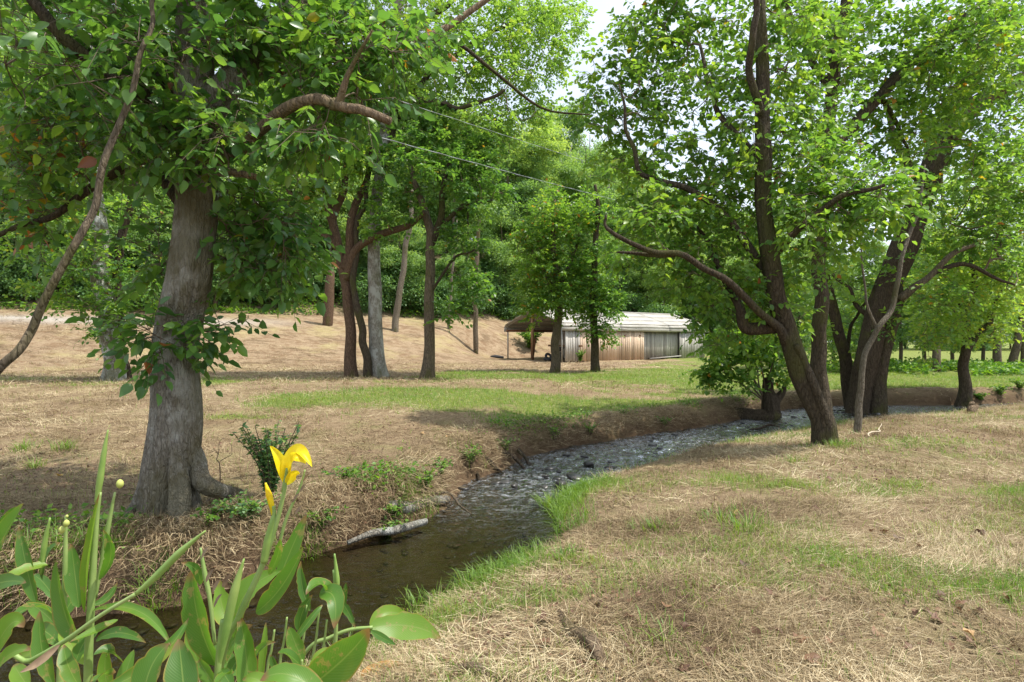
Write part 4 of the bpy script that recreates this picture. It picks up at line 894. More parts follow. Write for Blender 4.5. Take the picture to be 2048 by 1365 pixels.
# gable end of the closed part (right), back wall
y = .05
while y < SHED_W - .05:
    w = pr.uniform(.18, .26); f = 1 - abs(y - SHED_W / 2) / (SHED_W / 2)
    shedbox('plank', (SHED_L - .02, y + w / 2, (2.05 + 1.15 * f) / 2), (.028, w - .012, 2.05 + 1.15 * f), M_PLANKG); y += w
x = CP
while x < SHED_L:
    w = .3; shedbox('plank', (x + w / 2, SHED_W - .02, 1.06), (w - .012, .028, 2.12), M_PLANKG); x += w
y = .12
while y < SHED_W - .1:               # inner wall between carport and closed part
    w = .28; shedbox('plank', (CP, y + w / 2, 1.05), (.028, w - .012, 2.1), M_PLANKG); y += w
shedbox('corner_board', (11.25, .0, 1.02), (.12, .06, 2.0), M_PLANKG)
shedbox('door_track', (9.2, .10, 2.04), (4.0, .05, .07), M_PLANKG)
shedbox('threshold_board', (9.6, -.05, .13), (3.4, .08, .09), M_PLANKG, tilt=-.045)
shedbox('fascia_board', (3.7, -.035, 2.12), (7.2, .035, .10), M_POST)
shedbox('sill_beam', (SHED_L + .9, .1, .05), (1.9, .12, .10), M_POST)
for xx, zz in ((2.95, 1.62), (5.4, 1.72), (6.9, 1.75)): shedbox('hinge_block', (xx, -.03, zz), (.12, .05, .10), M_POST)
shedbox('hanging_strap', (1.85, -.03, 1.75), (.05, .03, .7), M_POST)
# roof: long sheet-metal panels lapped along the slope, curved shoulder at the eave
prof = [(-.12, HE - .10), (-.08, HE + .16), (.06, HE + .36), (1.05, HE + .70), (2.15, HE + 1.04), (SHED_W / 2 - .02, HE + 1.38)]
def roofside(sgn):
    for k in range(len(prof) - 1):
        (n0, z0), (n1, z1) = prof[k], prof[k + 1]
        segs = [(-.35, 4.9), (4.9, 9.9), (9.9, SHED_L + .35)]
        for (a0, a1) in segs:
            m = MB(); th = .02; lift = .018 * 1
            mid = SHED_W / 2
            f = (lambda n: n) if sgn > 0 else (lambda n: SHED_W - n)
            A_ = np.linspace(a0, a1, 9); V = []
            ex = np.array([n1 - n0, z1 - z0]); L = np.hypot(*ex); ex /= L; nrm = np.array([-ex[1], ex[0]]) if True else 0
            rows = [(-.05, lift), (0.5 * L, .5 * lift + .006), (L, .0)]
            for (q, up_) in rows:
                for a in A_:
                    wob = .010 * math.sin(a * 1.7 + k) + pr.normal() * .004
                    n = n0 + ex[0] * q + nrm[0] * (up_ + wob); z = z0 + ex[1] * q + nrm[1] * (up_ + wob)
                    V.append(sp(a, f(n), z))
            nV = len(V)
            for (q, up_) in rows:
                for a in A_:
                    n = n0 + ex[0] * q + nrm[0] * (up_ - th); z = z0 + ex[1] * q + nrm[1] * (up_ - th); V.append(sp(a, f(n), z))
            Q = []; c9 = len(A_)
            for i in range(2):
                for j in range(c9 - 1):
                    p = i * c9 + j; Q.append([p, p + 1, p + c9 + 1, p + c9]); Q.append([nV + p, nV + p + c9, nV + p + c9 + 1, nV + p + 1])
            for j in range(c9 - 1):
                Q.append([j, nV + j, nV + j + 1, j + 1])
                p = 2 * c9 + j; Q.append([p, p + 1, nV + p + 1, nV + p])
            for i in range(2):
                p = i * c9; Q.append([p, p + c9, nV + p + c9, nV + p]); p = i * c9 + c9 - 1; Q.append([p, nV + p, nV + p + c9, p + c9])
            m.add(np.array(V), np.array(Q)); m.build('roof_panel', M_ROOF, shed, SB, smooth=False)
roofside(1); roofside(-1)
m = MB(); ridge = [sp(a, SHED_W / 2, HE + 1.40) for a in np.linspace(-.37, SHED_L + .37, 6)]
V, Q, F = tube(ridge, .06, 6); m.add(V, Q, F); m.build('ridge_cap', M_ROOF, shed, SB)
# carport frame: posts, rafters, beams, leaning boards
for (a, n) in ((0.02, SHED_W), (2.3, SHED_W), (4.4, SHED_W), (-.05, .16), (-.06, SHED_W / 2 + .1)):
    wood = abs(n - SHED_W / 2 - .1) < .01
    hh = HE + 1.3 if wood else HE
    shedbox('ridge_post' if wood else 'post', (a - .15, n - .08, hh / 2), (.16, .16, hh) if wood else (.07, .07, hh), M_POST if wood else M_GALV)
shedbox('eave_beam', (2.2, SHED_W - .08, HE - .06), (4.9, .09, .12), M_RUST)
shedbox('rail', (1.2, 1.5, 1.02), (.1, 3.6, .12), M_POST)
for a in (-.1, 2.2, 4.4):
    m = MB(); pp = [sp(a, n, z - .07) for n, z in prof] + [sp(a, SHED_W - n, z - .07) for n, z in prof[::-1]]
    V, Q, F = tube(pp, .035, 6); m.add(V, Q, F); m.build('rafter', M_GALV, shed, SB)
# things under and by the carport
bo = sp(1.9, SHED_W - .6, 0)
tag(MB.build((lambda m: (m.box(bo + [0, 0, .75], (.14, .05, 1.6), np.array(Matrix.Rotation(.12, 3, 'Y'))), m)[1])(MB()), 'leaning_board', M_RUST), 'dark red board leaning against a carport post', 'board')
M_BLK, nt, b = newmat('black_enamel'); b.inputs['Base Color'].default_value = (.025, .025, .027, 1); b.inputs['Roughness'].default_value = .45
M_RUB, nt, b = newmat('tyre_rubber'); b.inputs['Base Color'].default_value = (.035, .035, .037, 1); b.inputs['Roughness'].default_value = .85
gpos = sp(.75, 1.55, 0); gr = thing('kettle_grill', gpos, 'black kettle grill on three legs inside the open carport', 'grill')
th = np.linspace(0, math.pi / 2, 9)
def lathe(prf, sides=18):
    prf = np.array(prf); a = np.linspace(0, 2 * np.pi, sides, endpoint=False)
    V = np.stack([prf[:, None, 0] * np.cos(a), prf[:, None, 0] * np.sin(a), np.repeat(prf[:, None, 1], sides, 1)], -1).reshape(-1, 3)
    n = len(prf); i = np.arange(n - 1)[:, None] * sides; j = np.arange(sides)[None]; j2 = (j + 1) % sides
    return V, np.stack([i + j, i + j2, i + sides + j2, i + sides + j], -1).reshape(-1, 4)
m = MB(); V, Q = lathe([(.01, .62)] + [(.31 * math.sin(t_), .92 - .30 * math.cos(t_)) for t_ in th] + [(.30, .93), (.27, .90), (.01, .70)]); m.add(V, Q); m.build('bowl', M_BLK, gr)
for k in range(3):
    a = k * 2.1; m = MB(); V, Q, F = tube([(.15 * math.cos(a), .15 * math.sin(a), .68), (.32 * math.cos(a), .32 * math.sin(a), 0)], .016, 6); m.add(V, Q, F); m.build('leg', M_GALV, gr)
m = MB(); V, Q, F = tube([(.3, 0, .9), (.40, .05, .9), (.40, -.05, .9), (.3, 0, .88)], .012, 6); m.add(V, Q, F); m.build('handle', M_BLK, gr)
def tyre(loc, rot, R, label):
    t_ = thing('old_tyre', loc, label, 'tyre', 'old tyres in the carport')
    a = np.linspace(0, 2 * np.pi, 13); m = MB(); V, Q = lathe([(R - .1 + .1 * math.cos(q) * .9, .085 * math.sin(q)) for q in a], 24); m.add(V, Q); m.build('tread', M_RUB, t_)
    t_.rotation_euler = rot
tyre(sp(.2, 2.1, .1), (.15, .1, 0), .33, 'black tyre lying flat under the carport beside the grill')
tyre(sp(.45, 2.35, .27), (1.1, .3, .4), .30, 'black tyre tilted on top of the flat one')
tyre(sp(.4, .9, .3), (1.4, .1, 1.2), .31, 'black tyre standing upright by the near carport post')
# things lying on the grass by the carport
b0 = G(994, 718); m = MB(); V, Q, F = tube([b0 + [-.5, 0, .1], b0 + [-.1, .1, .14], b0 + [.5, 0, .09]], [.12, .16, .10], 10); m.add(V, Q, F)
tag(m.build('dark_bundle', M_RUB), 'dark bundle lying on the grass left of the carport', 'bundle')

# ----------------------------------------------------------------- overhead service cables
M_CABLE, nt, b = newmat('cable_grey'); b.inputs['Base Color'].default_value = (.30, .32, .33, 1); b.inputs['Roughness'].default_value = .4; b.inputs['Metallic'].default_value = .3
def cable(p, q, ext0, ext1, sag, r, label):
    d = q - p; P0 = p - d * ext0; P1 = q + d * ext1
    t_ = np.linspace(0, 1, 60)[:, None]; P = P0 * (1 - t_) + P1 * t_; P[:, 2] -= (4 * t_ * (1 - t_))[:, 0] * sag
    t0 = (0 + ext0) / (1 + ext0 + ext1); t1 = (1 + ext0) / (1 + ext0 + ext1)
    P[:, 2] += 4 * t0 * (1 - t0) * sag
    th_ = thing('power_cable', P[0], label, 'cable', 'overhead cables through the trees')
    m = MB(); V, Q, F = tube(P, r * .8, 6); m.add(V, Q, F); m.build('carrier_wire', M_CABLE, th_, P[0])
    ph = np.linspace(0, 160, 900); ts = np.linspace(0, 1, 900)
    PP = np.stack([np.interp(ts, t_[:, 0], P[:, k]) for k in range(3)], -1)
    T, N, B_ = frames(PP); PP = PP + (np.cos(ph)[:, None] * N + np.sin(ph)[:, None] * B_) * r * 1.1
    m = MB(); V, Q, F = tube(PP, r * .7, 5); m.add(V, Q, F); m.build('twisted_conductor', M_CABLE, th_, P[0])
cable(W(560, 221, 8.5), W(1240, 402, 23), .55, .75, .10, .0075, 'lower grey cable crossing in front of the trio of trees')
cable(W(586, 132, 9.5), W(1250, 348, 27), .6, .6, .10, .007, 'upper grey cable crossing high through the crowns')
# ----------------------------------------------------------------- creek stones, roots, logs
M_STONE, nt, b = newmat('wet_stone')
oi = nt.nodes.new('ShaderNodeObjectInfo')
nt.links.new(mixc(nt, 1.0, ramp(nt, [(.3, (.018, .017, .016)), (.7, (.06, .055, .05))], noise(nt, 6, 5, .6, mapping(nt))), ramp(nt, [(0, (.5, .5, .5)), (1, (1.3, 1.25, 1.2))], oi.outputs['Random']), 'MULTIPLY'), b.inputs['Base Color']); b.inputs['Roughness'].default_value = .35
def ico(sub=2):
    import bmesh
    bm = bmesh.new(); bmesh.ops.create_icosphere(bm, subdivisions=sub, radius=1)
    V = np.array([v.co[:] for v in bm.verts]); F = np.array([[q.index for q in f.verts] for f in bm.faces]); bm.free(); return V, F
IV, IF = ico(2)
def stone_mesh(seed):
    r = np.random.default_rng(seed); V = IV.copy()
    for _ in range(7):
        n = unit(r.normal(size=3)); h = r.uniform(.45, .85); d_ = V @ n; V = V - np.maximum(d_ - h, 0)[:, None] * n * .9
    V *= 1 + .12 * (fbm(V[:, 0] * 2 + 9, V[:, 1] * 2 + V[:, 2] + 9, seed)[:, None] - .5)
    return mesh('stone', V * np.array([1, .75, .42]), [IF], M_STONE)
stones = [stone_mesh(k) for k in range(6)]
r6 = np.random.default_rng(66)
def stone(px, py, s, label, group=None, dz=0):
    x, y = wl_pt(px, py); o = obj('stone', stones[int(r6.integers(6))], None, (x, y, ZW + s * .02 + dz)); o.scale = (s, s, s * r6.uniform(.8, 1.2)); o.rotation_euler = (r6.normal() * .15, r6.normal() * .15, r6.random() * 6)
    return tag(o, label, 'stone', group or 'stones in the riffle')
for px, py, s in [(1175, 930, .19), (1145, 958, .16), (1120, 975, .22)]:
    pass
stone(1178, 932, .17, 'dark stone with a flat top in mid riffle below the bend')
stone(1150, 958, .20, 'long dark stone by the green grass at the near edge of the riffle')
stone(1122, 972, .17, 'rounded dark stone nearest the camera at the riffle edge')
stone(930, 978, .11, 'flat brown stone at the left waterline under the bank')
SLAB = 'small dark wet stone among others in the riffle'
for k in range(38):
    t_ = r6.random(); py = 975 - 130 * t_; c = np.interp(py, [845, 870, 900, 940, 975], [1530, 1400, 1270, 1130, 1030]); w = np.interp(py, [845, 975], [110, 90])
    px = c + r6.uniform(-1, 1) * w
    x, y = wl_pt(px, py)
    if creek_d([x], [y])[0] < -.1: stone(px, py, r6.uniform(.05, .12), SLAB)
for k in range(40):
    px = r6.uniform(1560, 1780); py = r6.uniform(812, 836); x, y = wl_pt(px, py)
    if creek_d([x], [y])[0] < -.1: stone(px, py, r6.uniform(.05, .13), 'small brown stone in the shallow bar behind the right trunks', 'stones of the shallow bar')
# bed stones of the pool, seen through the water: too many to count
P_, F_b = [], []
cnt = 0
while cnt < 330:
    x = r6.uniform(-6, 1.2); y = r6.uniform(3, 8)
    d_ = creek_d([x], [y])[0]
    if d_ > -.05: continue
    s = r6.uniform(.02, .06) * (1 + (r6.random() < .06) * 1.2); q = stones[0]
    V = unit(IV[:42] if False else IV) * np.array([1, .8, .35]) * s; a = r6.random() * 6; V = np.stack([V[:, 0] * math.cos(a) - V[:, 1] * math.sin(a), V[:, 0] * math.sin(a) + V[:, 1] * math.cos(a), V[:, 2]], -1)
    P_.append(V + [x, y, gz(x, y)]); F_b.append(IF + cnt * len(IV)); cnt += 1
M_BED, nt, b = newmat('bed_stone'); nt.links.new(ramp(nt, [(.3, (.05, .035, .022)), (.6, (.12, .085, .055)), (.8, (.19, .15, .10))], noise(nt, 3.5, 4, .6, mapping(nt))), b.inputs['Base Color'])
tag(obj('bed_pebbles', mesh('bed_pebbles', np.vstack(P_), [np.vstack(F_b)], M_BED, smooth=True)), 'brown pebbles covering the bed of the clear pool', 'pebbles', kind='stuff')
# logs and roots on the left bank's foot
def log(name, label, pts, rad, mat, cat='log', sides=14):
    P = [np.array(p) for p in pts]; b0 = P[0].copy(); t_ = Tree(name, label, b0, int(abs(P[0][0] * 977)) % 997, cat)
    t_.stem(P, rad, mat, 'log' if cat == 'log' else 'wood', sides=sides, seg=.03, rough=.2, nodes=False, ridges=.08); return t_
def wp(px, py, dz=0, push=0):
    x, y = wl_pt(px, py); return np.array([x, y + push, ZW + dz])
log('mossy_root', 'mossy root bulging from the bank above the pool', [wp(725, 1062, .14, .1), wp(770, 1055, .20), wp(820, 1048, .19), wp(862, 1030, .18), wp(895, 1012, .08)], [.05, .07, .075, .07, .05], M_BARK_A, 'root')
log('bare_log', 'bare grey log along the left waterline of the pool', [wp(695, 1096, .05), wp(740, 1084, .08), wp(790, 1074, .09), wp(852, 1056, .07)], [.02, .035, .045, .035], M_BARK_GREY)
log('forked_stick', 'thin stick poking from the left bank over the water', [wp(868, 1015, .17), wp(900, 1010, .16), wp(925, 1022, .07), wp(943, 1030, .01)], [.012, .014, .012, .006], M_BARK_C, 'stick', 8)
for k, (pts, rr) in enumerate([([wp(960, 948, .22, .2), wp(985, 942, .10), wp(1005, 945, -.02)], .05), ([wp(1000, 935, .2, .2), wp(1030, 930, .12), wp(1050, 937, -.02)], .045), ([wp(1035, 925, .18, .2), wp(1052, 922, .06), wp(1060, 930, -.03)], .035), ([wp(930, 960, .2, .2), wp(955, 950, .08), wp(960, 962, -.02)], .04)]):
    log('bank_root', ['thick dark root at the bend of the creek, second from left', 'dark root reaching the riffle, third from left at the bend', 'thin dark root, rightmost of those at the bend', 'leftmost dark root under the bank at the bend'][k], pts, [rr, rr * .8, rr * .5], M_BARK_DARK, 'root')
b0 = G(1700, 880); log('pale_stick', 'pale peeled stick lying on the ground right of the pale sapling', [G(1738, 876) + [0, 0, .02], G(1755, 868) + [0, 0, .05], G(1763, 851) + [0, 0, .03]], [.012, .014, .008], M_TWIGW, 'stick', 8)
log('drift_branch', 'dark driftwood branch lying in the water before the leaning tree', [wp(1500, 862, .03), wp(1530, 858, .06), wp(1560, 858, .04)], [.02, .03, .015], M_BARK_DARK, 'branch', 8)

# ----------------------------------------------------------------- canna lilies in the foreground
M_CANNA, nt, b = newmat('canna_leaf')
uvn = nt.nodes.new('ShaderNodeUVMap'); sx = nt.nodes.new('ShaderNodeSeparateXYZ'); nt.links.new(uvn.outputs[0], sx.inputs[0])
au = math_n(nt, 'ABSOLUTE', math_n(nt, 'SUBTRACT', sx.outputs[0], .5))       # 0 at midrib .. .5 at edge
vv = math_n(nt, 'SUBTRACT', sx.outputs[1], math_n(nt, 'MULTIPLY', au, .55))  # veins sweep forward
vein = math_n(nt, 'SINE', math_n(nt, 'MULTIPLY', vv, 150.0))
vn = noise(nt, 7, 4, .6, mapping(nt)); oi = nt.nodes.new('ShaderNodeObjectInfo')
cb = ramp(nt, [(0, (.045, .135, .03)), (.35, (.075, .195, .03)), (.7, (.125, .27, .035)), (1, (.22, .36, .04))], oi.outputs['Random'])
cb = mixc(nt, ramp(nt, [(.3, .0), (.75, .35)], vn), cb, (.16, .27, .05))
cb = mixc(nt, math_n(nt, 'MULTIPLY', math_n(nt, 'ADD', vein, 1.0), .05), cb, (.25, .36, .10))
cb = mixc(nt, ramp(nt, [(0.012, .7), (.028, 0)], au), cb, (.24, .34, .09))
tipb = ramp(nt, [(.86, 0), (.97, 1)], math_n(nt, 'ADD', sx.outputs[1], math_n(nt, 'MULTIPLY', math_n(nt, 'SUBTRACT', vn, .5), .5)))
edge = ramp(nt, [(.455, 0), (.52, 1)], math_n(nt, 'ADD', au, math_n(nt, 'MULTIPLY', math_n(nt, 'SUBTRACT', vn, .5), .22)))
cb = mixc(nt, edge, cb, (.34, .25, .06)); cb = mixc(nt, tipb, cb, (.25, .15, .07))
cb = mixc(nt, ramp(nt, [(.58, 0), (.72, .6)], noise(nt, 3.3, 3, .6, mapping(nt))), cb, (.36, .38, .06))
spots = ramp(nt, [(.59, 0), (.64, 1)], noise(nt, 20, 5, .7, mapping(nt)))
cb = mixc(nt, mixc(nt, 1.0, spots, (.6, .6, .6), 'MULTIPLY'), cb, (.36, .26, .12))
nt.links.new(cb, b.inputs['Base Color']); b.inputs['Roughness'].default_value = .38; b.inputs['Specular IOR Level'].default_value = .5
nrm = bump(nt, b, vein, .12, .003)
tl = nt.nodes.new('ShaderNodeBsdfTranslucent'); nt.links.new(mixc(nt, 1.0, cb, (1.6, 1.6, .6), 'MULTIPLY'), tl.inputs['Color'])
ms = nt.nodes.new('ShaderNodeMixShader'); ms.inputs[0].default_value = .5; nt.links.new(b.outputs[0], ms.inputs[1]); nt.links.new(tl.outputs[0], ms.inputs[2]); nt.links.new(ms.outputs[0], nt.nodes['Material Output'].inputs['Surface'])
def plain(name, stops, scale=12, rough=.5, trans=0):
    m, nt, b = newmat(name); c = ramp(nt, stops, noise(nt, scale, 4, .6, mapping(nt))); nt.links.new(c, b.inputs['Base Color']); b.inputs['Roughness'].default_value = rough
    if trans:
        tl = nt.nodes.new('ShaderNodeBsdfTranslucent'); nt.links.new(c, tl.inputs['Color']); ms = nt.nodes.new('ShaderNodeMixShader'); ms.inputs[0].default_value = trans
        nt.links.new(b.outputs[0], ms.inputs[1]); nt.links.new(tl.outputs[0], ms.inputs[2]); nt.links.new(ms.outputs[0], nt.nodes['Material Output'].inputs['Surface'])
    return m
M_CSTEM = plain('canna_stem', [(.3, (.16, .26, .06)), (.7, (.28, .37, .12))], 9)
M_CROLL = plain('canna_rolled_leaf', [(.3, (.14, .26, .05)), (.7, (.28, .38, .10))], 9, .4)
M_CDRY = plain('canna_dry', [(.3, (.14, .09, .06)), (.7, (.38, .27, .17))], 14, .8)
M_PETAL = plain('canna_petal', [(.3, (.84, .58, .008)), (.5, (.92, .74, .015)), (.72, (.96, .84, .05))], 22, .45, .45)
M_POD = plain('canna_pod', [(.3, (.34, .40, .08)), (.7, (.48, .50, .14))], 16, .6)
cr_ = np.random.default_rng(91)
def canna_leaf(root, base, tip, w, Y0, Y1, mid=None, curl=.25, roll=0.0, face=None, mat=None, name='leaf'):
    """w = full width in photo px. A blade with a midrib, raised sides, wavy margin"""
    p0 = W(*base, Y0); p2 = W(*tip, Y1); Ym = (Y0 + Y1) / 2
    pm = W(*mid, Ym) if mid is not None else (p0 + p2) / 2 + np.array([0, 0, .08 * np.linalg.norm(p2 - p0)])
    c = 2 * pm - .5 * (p0 + p2)
    n, mcs = 18, 9
    t_ = np.linspace(0, 1, n)[:, None]; C = (1 - t_) ** 2 * p0 + 2 * t_ * (1 - t_) * c + t_ ** 2 * p2
    T = unit(np.gradient(C, axis=0)); wid = w * Ym / FPX / 2 * (.76 if name == 'leaf' else 1)
    face = np.array(face if face is not None else (cr_.normal() * .35, -.75, .55), float)
    N = unit(face - T * (T @ face)[:, None]); Bv = np.cross(N, T)
    tt = t_[:, 0]; wp_ = np.sin(np.pi * np.clip(tt * .94 + .04, 0, 1) ** .85) ** .85; wp_[-1] = .03; wp_[0] = .10
    us = np.linspace(-1, 1, mcs); ph = cr_.random() * 6; V = []; UV = []; nsd = int(cr_.integers(999)); wamp = .16 if name == 'petal' else .07
    nick = [1 - (.0 if name == 'petal' else .9) * np.maximum(fbm(tt * 6 + q * 31, tt * 0 + nsd, nsd, 3) - .56, 0) for q in (0, 1)]
    for i in range(n):
        for u in us:
            a = abs(u); ang = curl * (.4 + .6 * a) + roll * a
            x_ = u * math.cos(ang); z_ = a * math.sin(ang) + .6 * wamp * math.sin(tt[i] * 13 + ph + (u > 0) * 1.7) * a ** 2 + wamp * math.sin(tt[i] * 5 + ph * 2 + (u > 0) * 2.3) * a
            V.append(C[i] + wid * wp_[i] * (nick[int(u > 0)][i] if a > .6 else 1) * (x_ * Bv[i] + z_ * N[i])); UV.append(((u + 1) / 2, tt[i]))
    q = np.array([[i * mcs + j, i * mcs + j + 1, (i + 1) * mcs + j + 1, (i + 1) * mcs + j] for i in range(n - 1) for j in range(mcs - 1)])
    bl_ = np.array(root.location)
    return obj(name, mesh(name, np.array(V) - bl_, [q], mat or M_CANNA, smooth=True, uv=np.array(UV)), root)
def canna_stem(root, pts, Y, hw, mat=None, name='stem', to_ground=True, sides=9, dys=None):
    P = [W(p[0], p[1], Y + (p[2] if len(p) > 2 else 0)) for p in pts]
    if to_ground:
        g = P[0].copy(); d_ = P[0] - P[1]; zt = gz(P[0][0], P[0][1]) - .04
        kk = (zt - P[0][2]) / min(d_[2], -.05); kk = min(kk, 6); g = P[0] + d_ * kk * .35; g[2] = zt; P = [g] + P; hw = [hw[0]] + list(hw)
    Pc = catmull(P, max(8, 6 * len(P))); R = np.interp(np.linspace(0, 1, len(Pc)), np.linspace(0, 1, len(hw)), m_of(hw, Y)) * .8
    V, Q, F = tube(Pc, R, sides); m = MB(); m.add(V, Q, F); return m.build(name, mat or M_CSTEM, root, np.array(root.location))
def canna(label, px, Y):
    x = (px - 1024) / FPX * Y; return thing('canna_lily', (x, Y, gz(x, Y)), label, 'canna', 'canna lilies at the near edge of the creek')
def pod(root, px, py, Y, s, mat=None, name='seed_pod'):
    c_ = W(px, py, Y); m = MB(); V = IV * np.array([.85, .85, 1.1]) * s * Y / FPX; V = V * (1 + .06 * np.cos(np.arctan2(V[:, 1], V[:, 0]) * 3))[:, None]
    m.add(V + c_, None, IF); m.build(name, mat or M_POD, root, np.array(root.location))

c1 = canna('flowering canna with the single yellow bloom and a bud', 470, 1.75)
canna_stem(c1, [(440, 1340), (480, 1230), (525, 1130), (552, 1050), (568, 985), (572, 950)], 1.75, [8, 8, 7, 6, 5, 4])
canna_stem(c1, [(556, 1100), (572, 1040), (600, 975), (610, 940)], 1.75, [4, 4, 3, 2], to_ground=False, name='spent_spike')
for q in [(585, 1005), (600, 985), (590, 1030), (606, 965)]: canna_leaf(c1, q, (q[0] + 14, q[1] - 18), 7, 1.74, 1.73, mat=M_CDRY, name='dry_floret')
fl = obj('flower', mesh('flower', *(lambda t_: (t_[0] - np.array(c1.location), [t_[1], t_[2]]))(tube(catmull([W(565, 985, 1.75), W(572, 955, 1.75), W(575, 935, 1.75)], 6), np.linspace(.005, .010, 6), 8)), M_CSTEM, smooth=True), c1)
def petal(base, tip, w, mid, face, Y1=1.75, curl=.5):
    o = canna_leaf(c1, base, tip, w, 1.75, Y1, mid, curl, 0, face, M_PETAL, 'petal'); o.parent = fl; return o
petal((570, 968), (540, 892), 25, (562, 925), (.3, -.9, .2), 1.73)
petal((572, 968), (624, 934), 36, (592, 906), (.1, -.55, .8), 1.70)
petal((572, 965), (612, 928), 34, (588, 915), (-.3, -.8, .4), 1.76)
petal((570, 965), (588, 908), 28, (572, 930), (-.2, -1, .1), 1.80)
petal((573, 970), (600, 948), 22, (588, 950), (.2, -1, .1), 1.72)
canna_stem(c1, [(548, 1040), (543, 1010), (538, 990), (531, 966)], 1.75, [3, 7, 8, 2], M_PETAL, 'bud', False)
canna_stem(c1, [(552, 1052), (548, 1030), (546, 1012)], 1.75, [4, 5, 6], M_CSTEM, 'bud_sheath', False)
canna_stem(c1, [(528, 1125), (536, 1085), (545, 1045), (550, 1020)], 1.75, [9, 11, 8, 3], M_CROLL, 'sheath', False)
canna_leaf(c1, (470, 1275), (562, 1142), 74, 1.78, 1.85, (490, 1190), .25, face=(-.3, -.9, .3))
canna_leaf(c1, (512, 1225), (607, 1094), 62, 1.75, 1.68, (562, 1175), .3, face=(-.2, -.8, .5))
canna_leaf(c1, (558, 1160), (613, 1030), 46, 1.85, 1.9, (582, 1100), .3, face=(.3, -.9, .2))
canna_leaf(c1, (538, 1150), (560, 1078), 30, 1.74, 1.7, (556, 1110), .5)

c2 = canna('tall canna with an upright rolled leaf, second from the left edge', 180, 1.7)
canna_stem(c2, [(176, 1365), (180, 1250), (186, 1140), (193, 1040), (200, 985)], 1.7, [10, 9, 8, 6, 4])
canna_stem(c2, [(193, 1005), (200, 960), (208, 905), (216, 860)], 1.7, [5, 8, 6, 1.5], M_CROLL, 'rolled_leaf', False)
canna_leaf(c2, (170, 1225), (200, 985), 44, 1.7, 1.68, (180, 1110), .55, face=(-.5, -.8, .1))
canna_stem(c2, [(190, 1195), (203, 1125), (215, 1060), (230, 985)], 1.72, [5, 5, 6, 2.5], name='fruit_stalk', to_ground=False)
pod(c2, 240, 968, 1.72, 8)
canna_leaf(c2, (198, 1160), (206, 1060), 34, 1.71, 1.66, (222, 1110), .5)
canna_leaf(c2, (155, 1285), (112, 1120), 68, 1.66, 1.72, (125, 1210), .3, face=(-.4, -.85, .25))
canna_leaf(c2, (185, 1222), (342, 1292), 34, 1.7, 1.55, (275, 1222), .45, face=(.1, -.5, .85))
canna_leaf(c2, (236, 1240), (140, 1284), 26, 1.7, 1.62, (190, 1262), .4, face=(0, -.6, .8))
canna_leaf(c2, (192, 1282), (292, 1286), 32, 1.8, 1.75, (240, 1266), .3, face=(0, -.7, .7))
canna_leaf(c2, (185, 1210), (235, 1165), 24, 1.75, 1.8, (215, 1195), .4)
for (b_, t_, w_, y_, m_) in [((160, 1375), (128, 1290), 46, 1.6, (136, 1330)), ((150, 1330), (205, 1255), 40, 1.75, (172, 1280)), ((172, 1330), (120, 1262), 36, 1.8, (138, 1285)), ((188, 1310), (250, 1330), 34, 1.6, (222, 1302)), ((178, 1380), (232, 1345), 40, 1.5, (205, 1350))]:
    canna_leaf(c2, b_, t_, w_, y_, y_ + .06, m_, .3)
c3 = canna('canna with two green seed pods in the left corner', 128, 1.95)
canna_stem(c3, [(120, 1365), (126, 1260), (130, 1150), (131, 1080), (132, 1032)], 1.95, [8, 7, 6, 4.5, 3])
pod(c3, 124, 1060, 1.93, 6.5); pod(c3, 133, 1047, 1.93, 6.5); pod(c3, 134, 1033, 1.95, 3)
canna_leaf(c3, (158, 1215), (142, 1088), 52, 1.93, 1.98, (150, 1150), .35)
canna_leaf(c3, (72, 1205), (38, 1053), 44, 1.9, 1.95, (52, 1130), .3, face=(.1, -.95, .1))
canna_leaf(c3, (85, 1160), (120, 1086), 36, 1.95, 2.0, (95, 1110), .4)
canna_stem(c3, [(82, 1150), (88, 1095), (100, 1036)], 1.95, [3, 7, 2], M_CROLL, 'flower_spike', False)
canna_leaf(c3, (95, 1130), (0, 1165), 40, 1.95, 1.85, (50, 1140), .3, face=(0, -.6, .8))
canna_leaf(c3, (110, 1230), (20, 1250), 50, 1.9, 1.75, (62, 1215), .3, face=(0, -.5, .85))
canna_leaf(c3, (108, 1375), (80, 1222), 48, 1.55, 1.6, (84, 1300), .35, face=(.2, -.9, .2))
for (b_, t_, w_, y_, m_) in [((118, 1290), (62, 1262), 44, 1.85, (88, 1262)), ((120, 1260), (52, 1205), 40, 2.0, (82, 1222)), ((125, 1240), (168, 1180), 34, 2.0, (142, 1205)), ((100, 1330), (30, 1322), 46, 1.7, (64, 1308)), ((112, 1200), (66, 1150), 30, 2.05, (86, 1165)), ((60, 1380), (28, 1330), 44, 1.5, (40, 1350))]:
    canna_leaf(c3, b_, t_, w_, y_, y_ + .06, m_, .3)
c4 = canna('canna cropped by the left edge with a rounded pale leaf', -20, 1.7)
canna_stem(c4, [(-40, 1360), (-35, 1200), (-25, 1120)], 1.7, [9, 8, 6])
canna_leaf(c4, (-40, 1160), (47, 1008), 66, 1.7, 1.62, (10, 1070), .3, face=(-.1, -.8, .5))
canna_leaf(c4, (-30, 1120), (40, 1018), 30, 1.72, 1.7, (15, 1040), .3)
canna_leaf(c4, (-45, 1188), (52, 1166), 46, 1.6, 1.5, (5, 1165), .12, face=(0, -.8, .6))
canna_leaf(c4, (-20, 1320), (48, 1255), 60, 1.5, 1.5, (20, 1250), .3, face=(.2, -.8, .5))
canna_leaf(c4, (-20, 1350), (62, 1300), 46, 1.45, 1.4, (22, 1308), .3, face=(.1, -.7, .7))
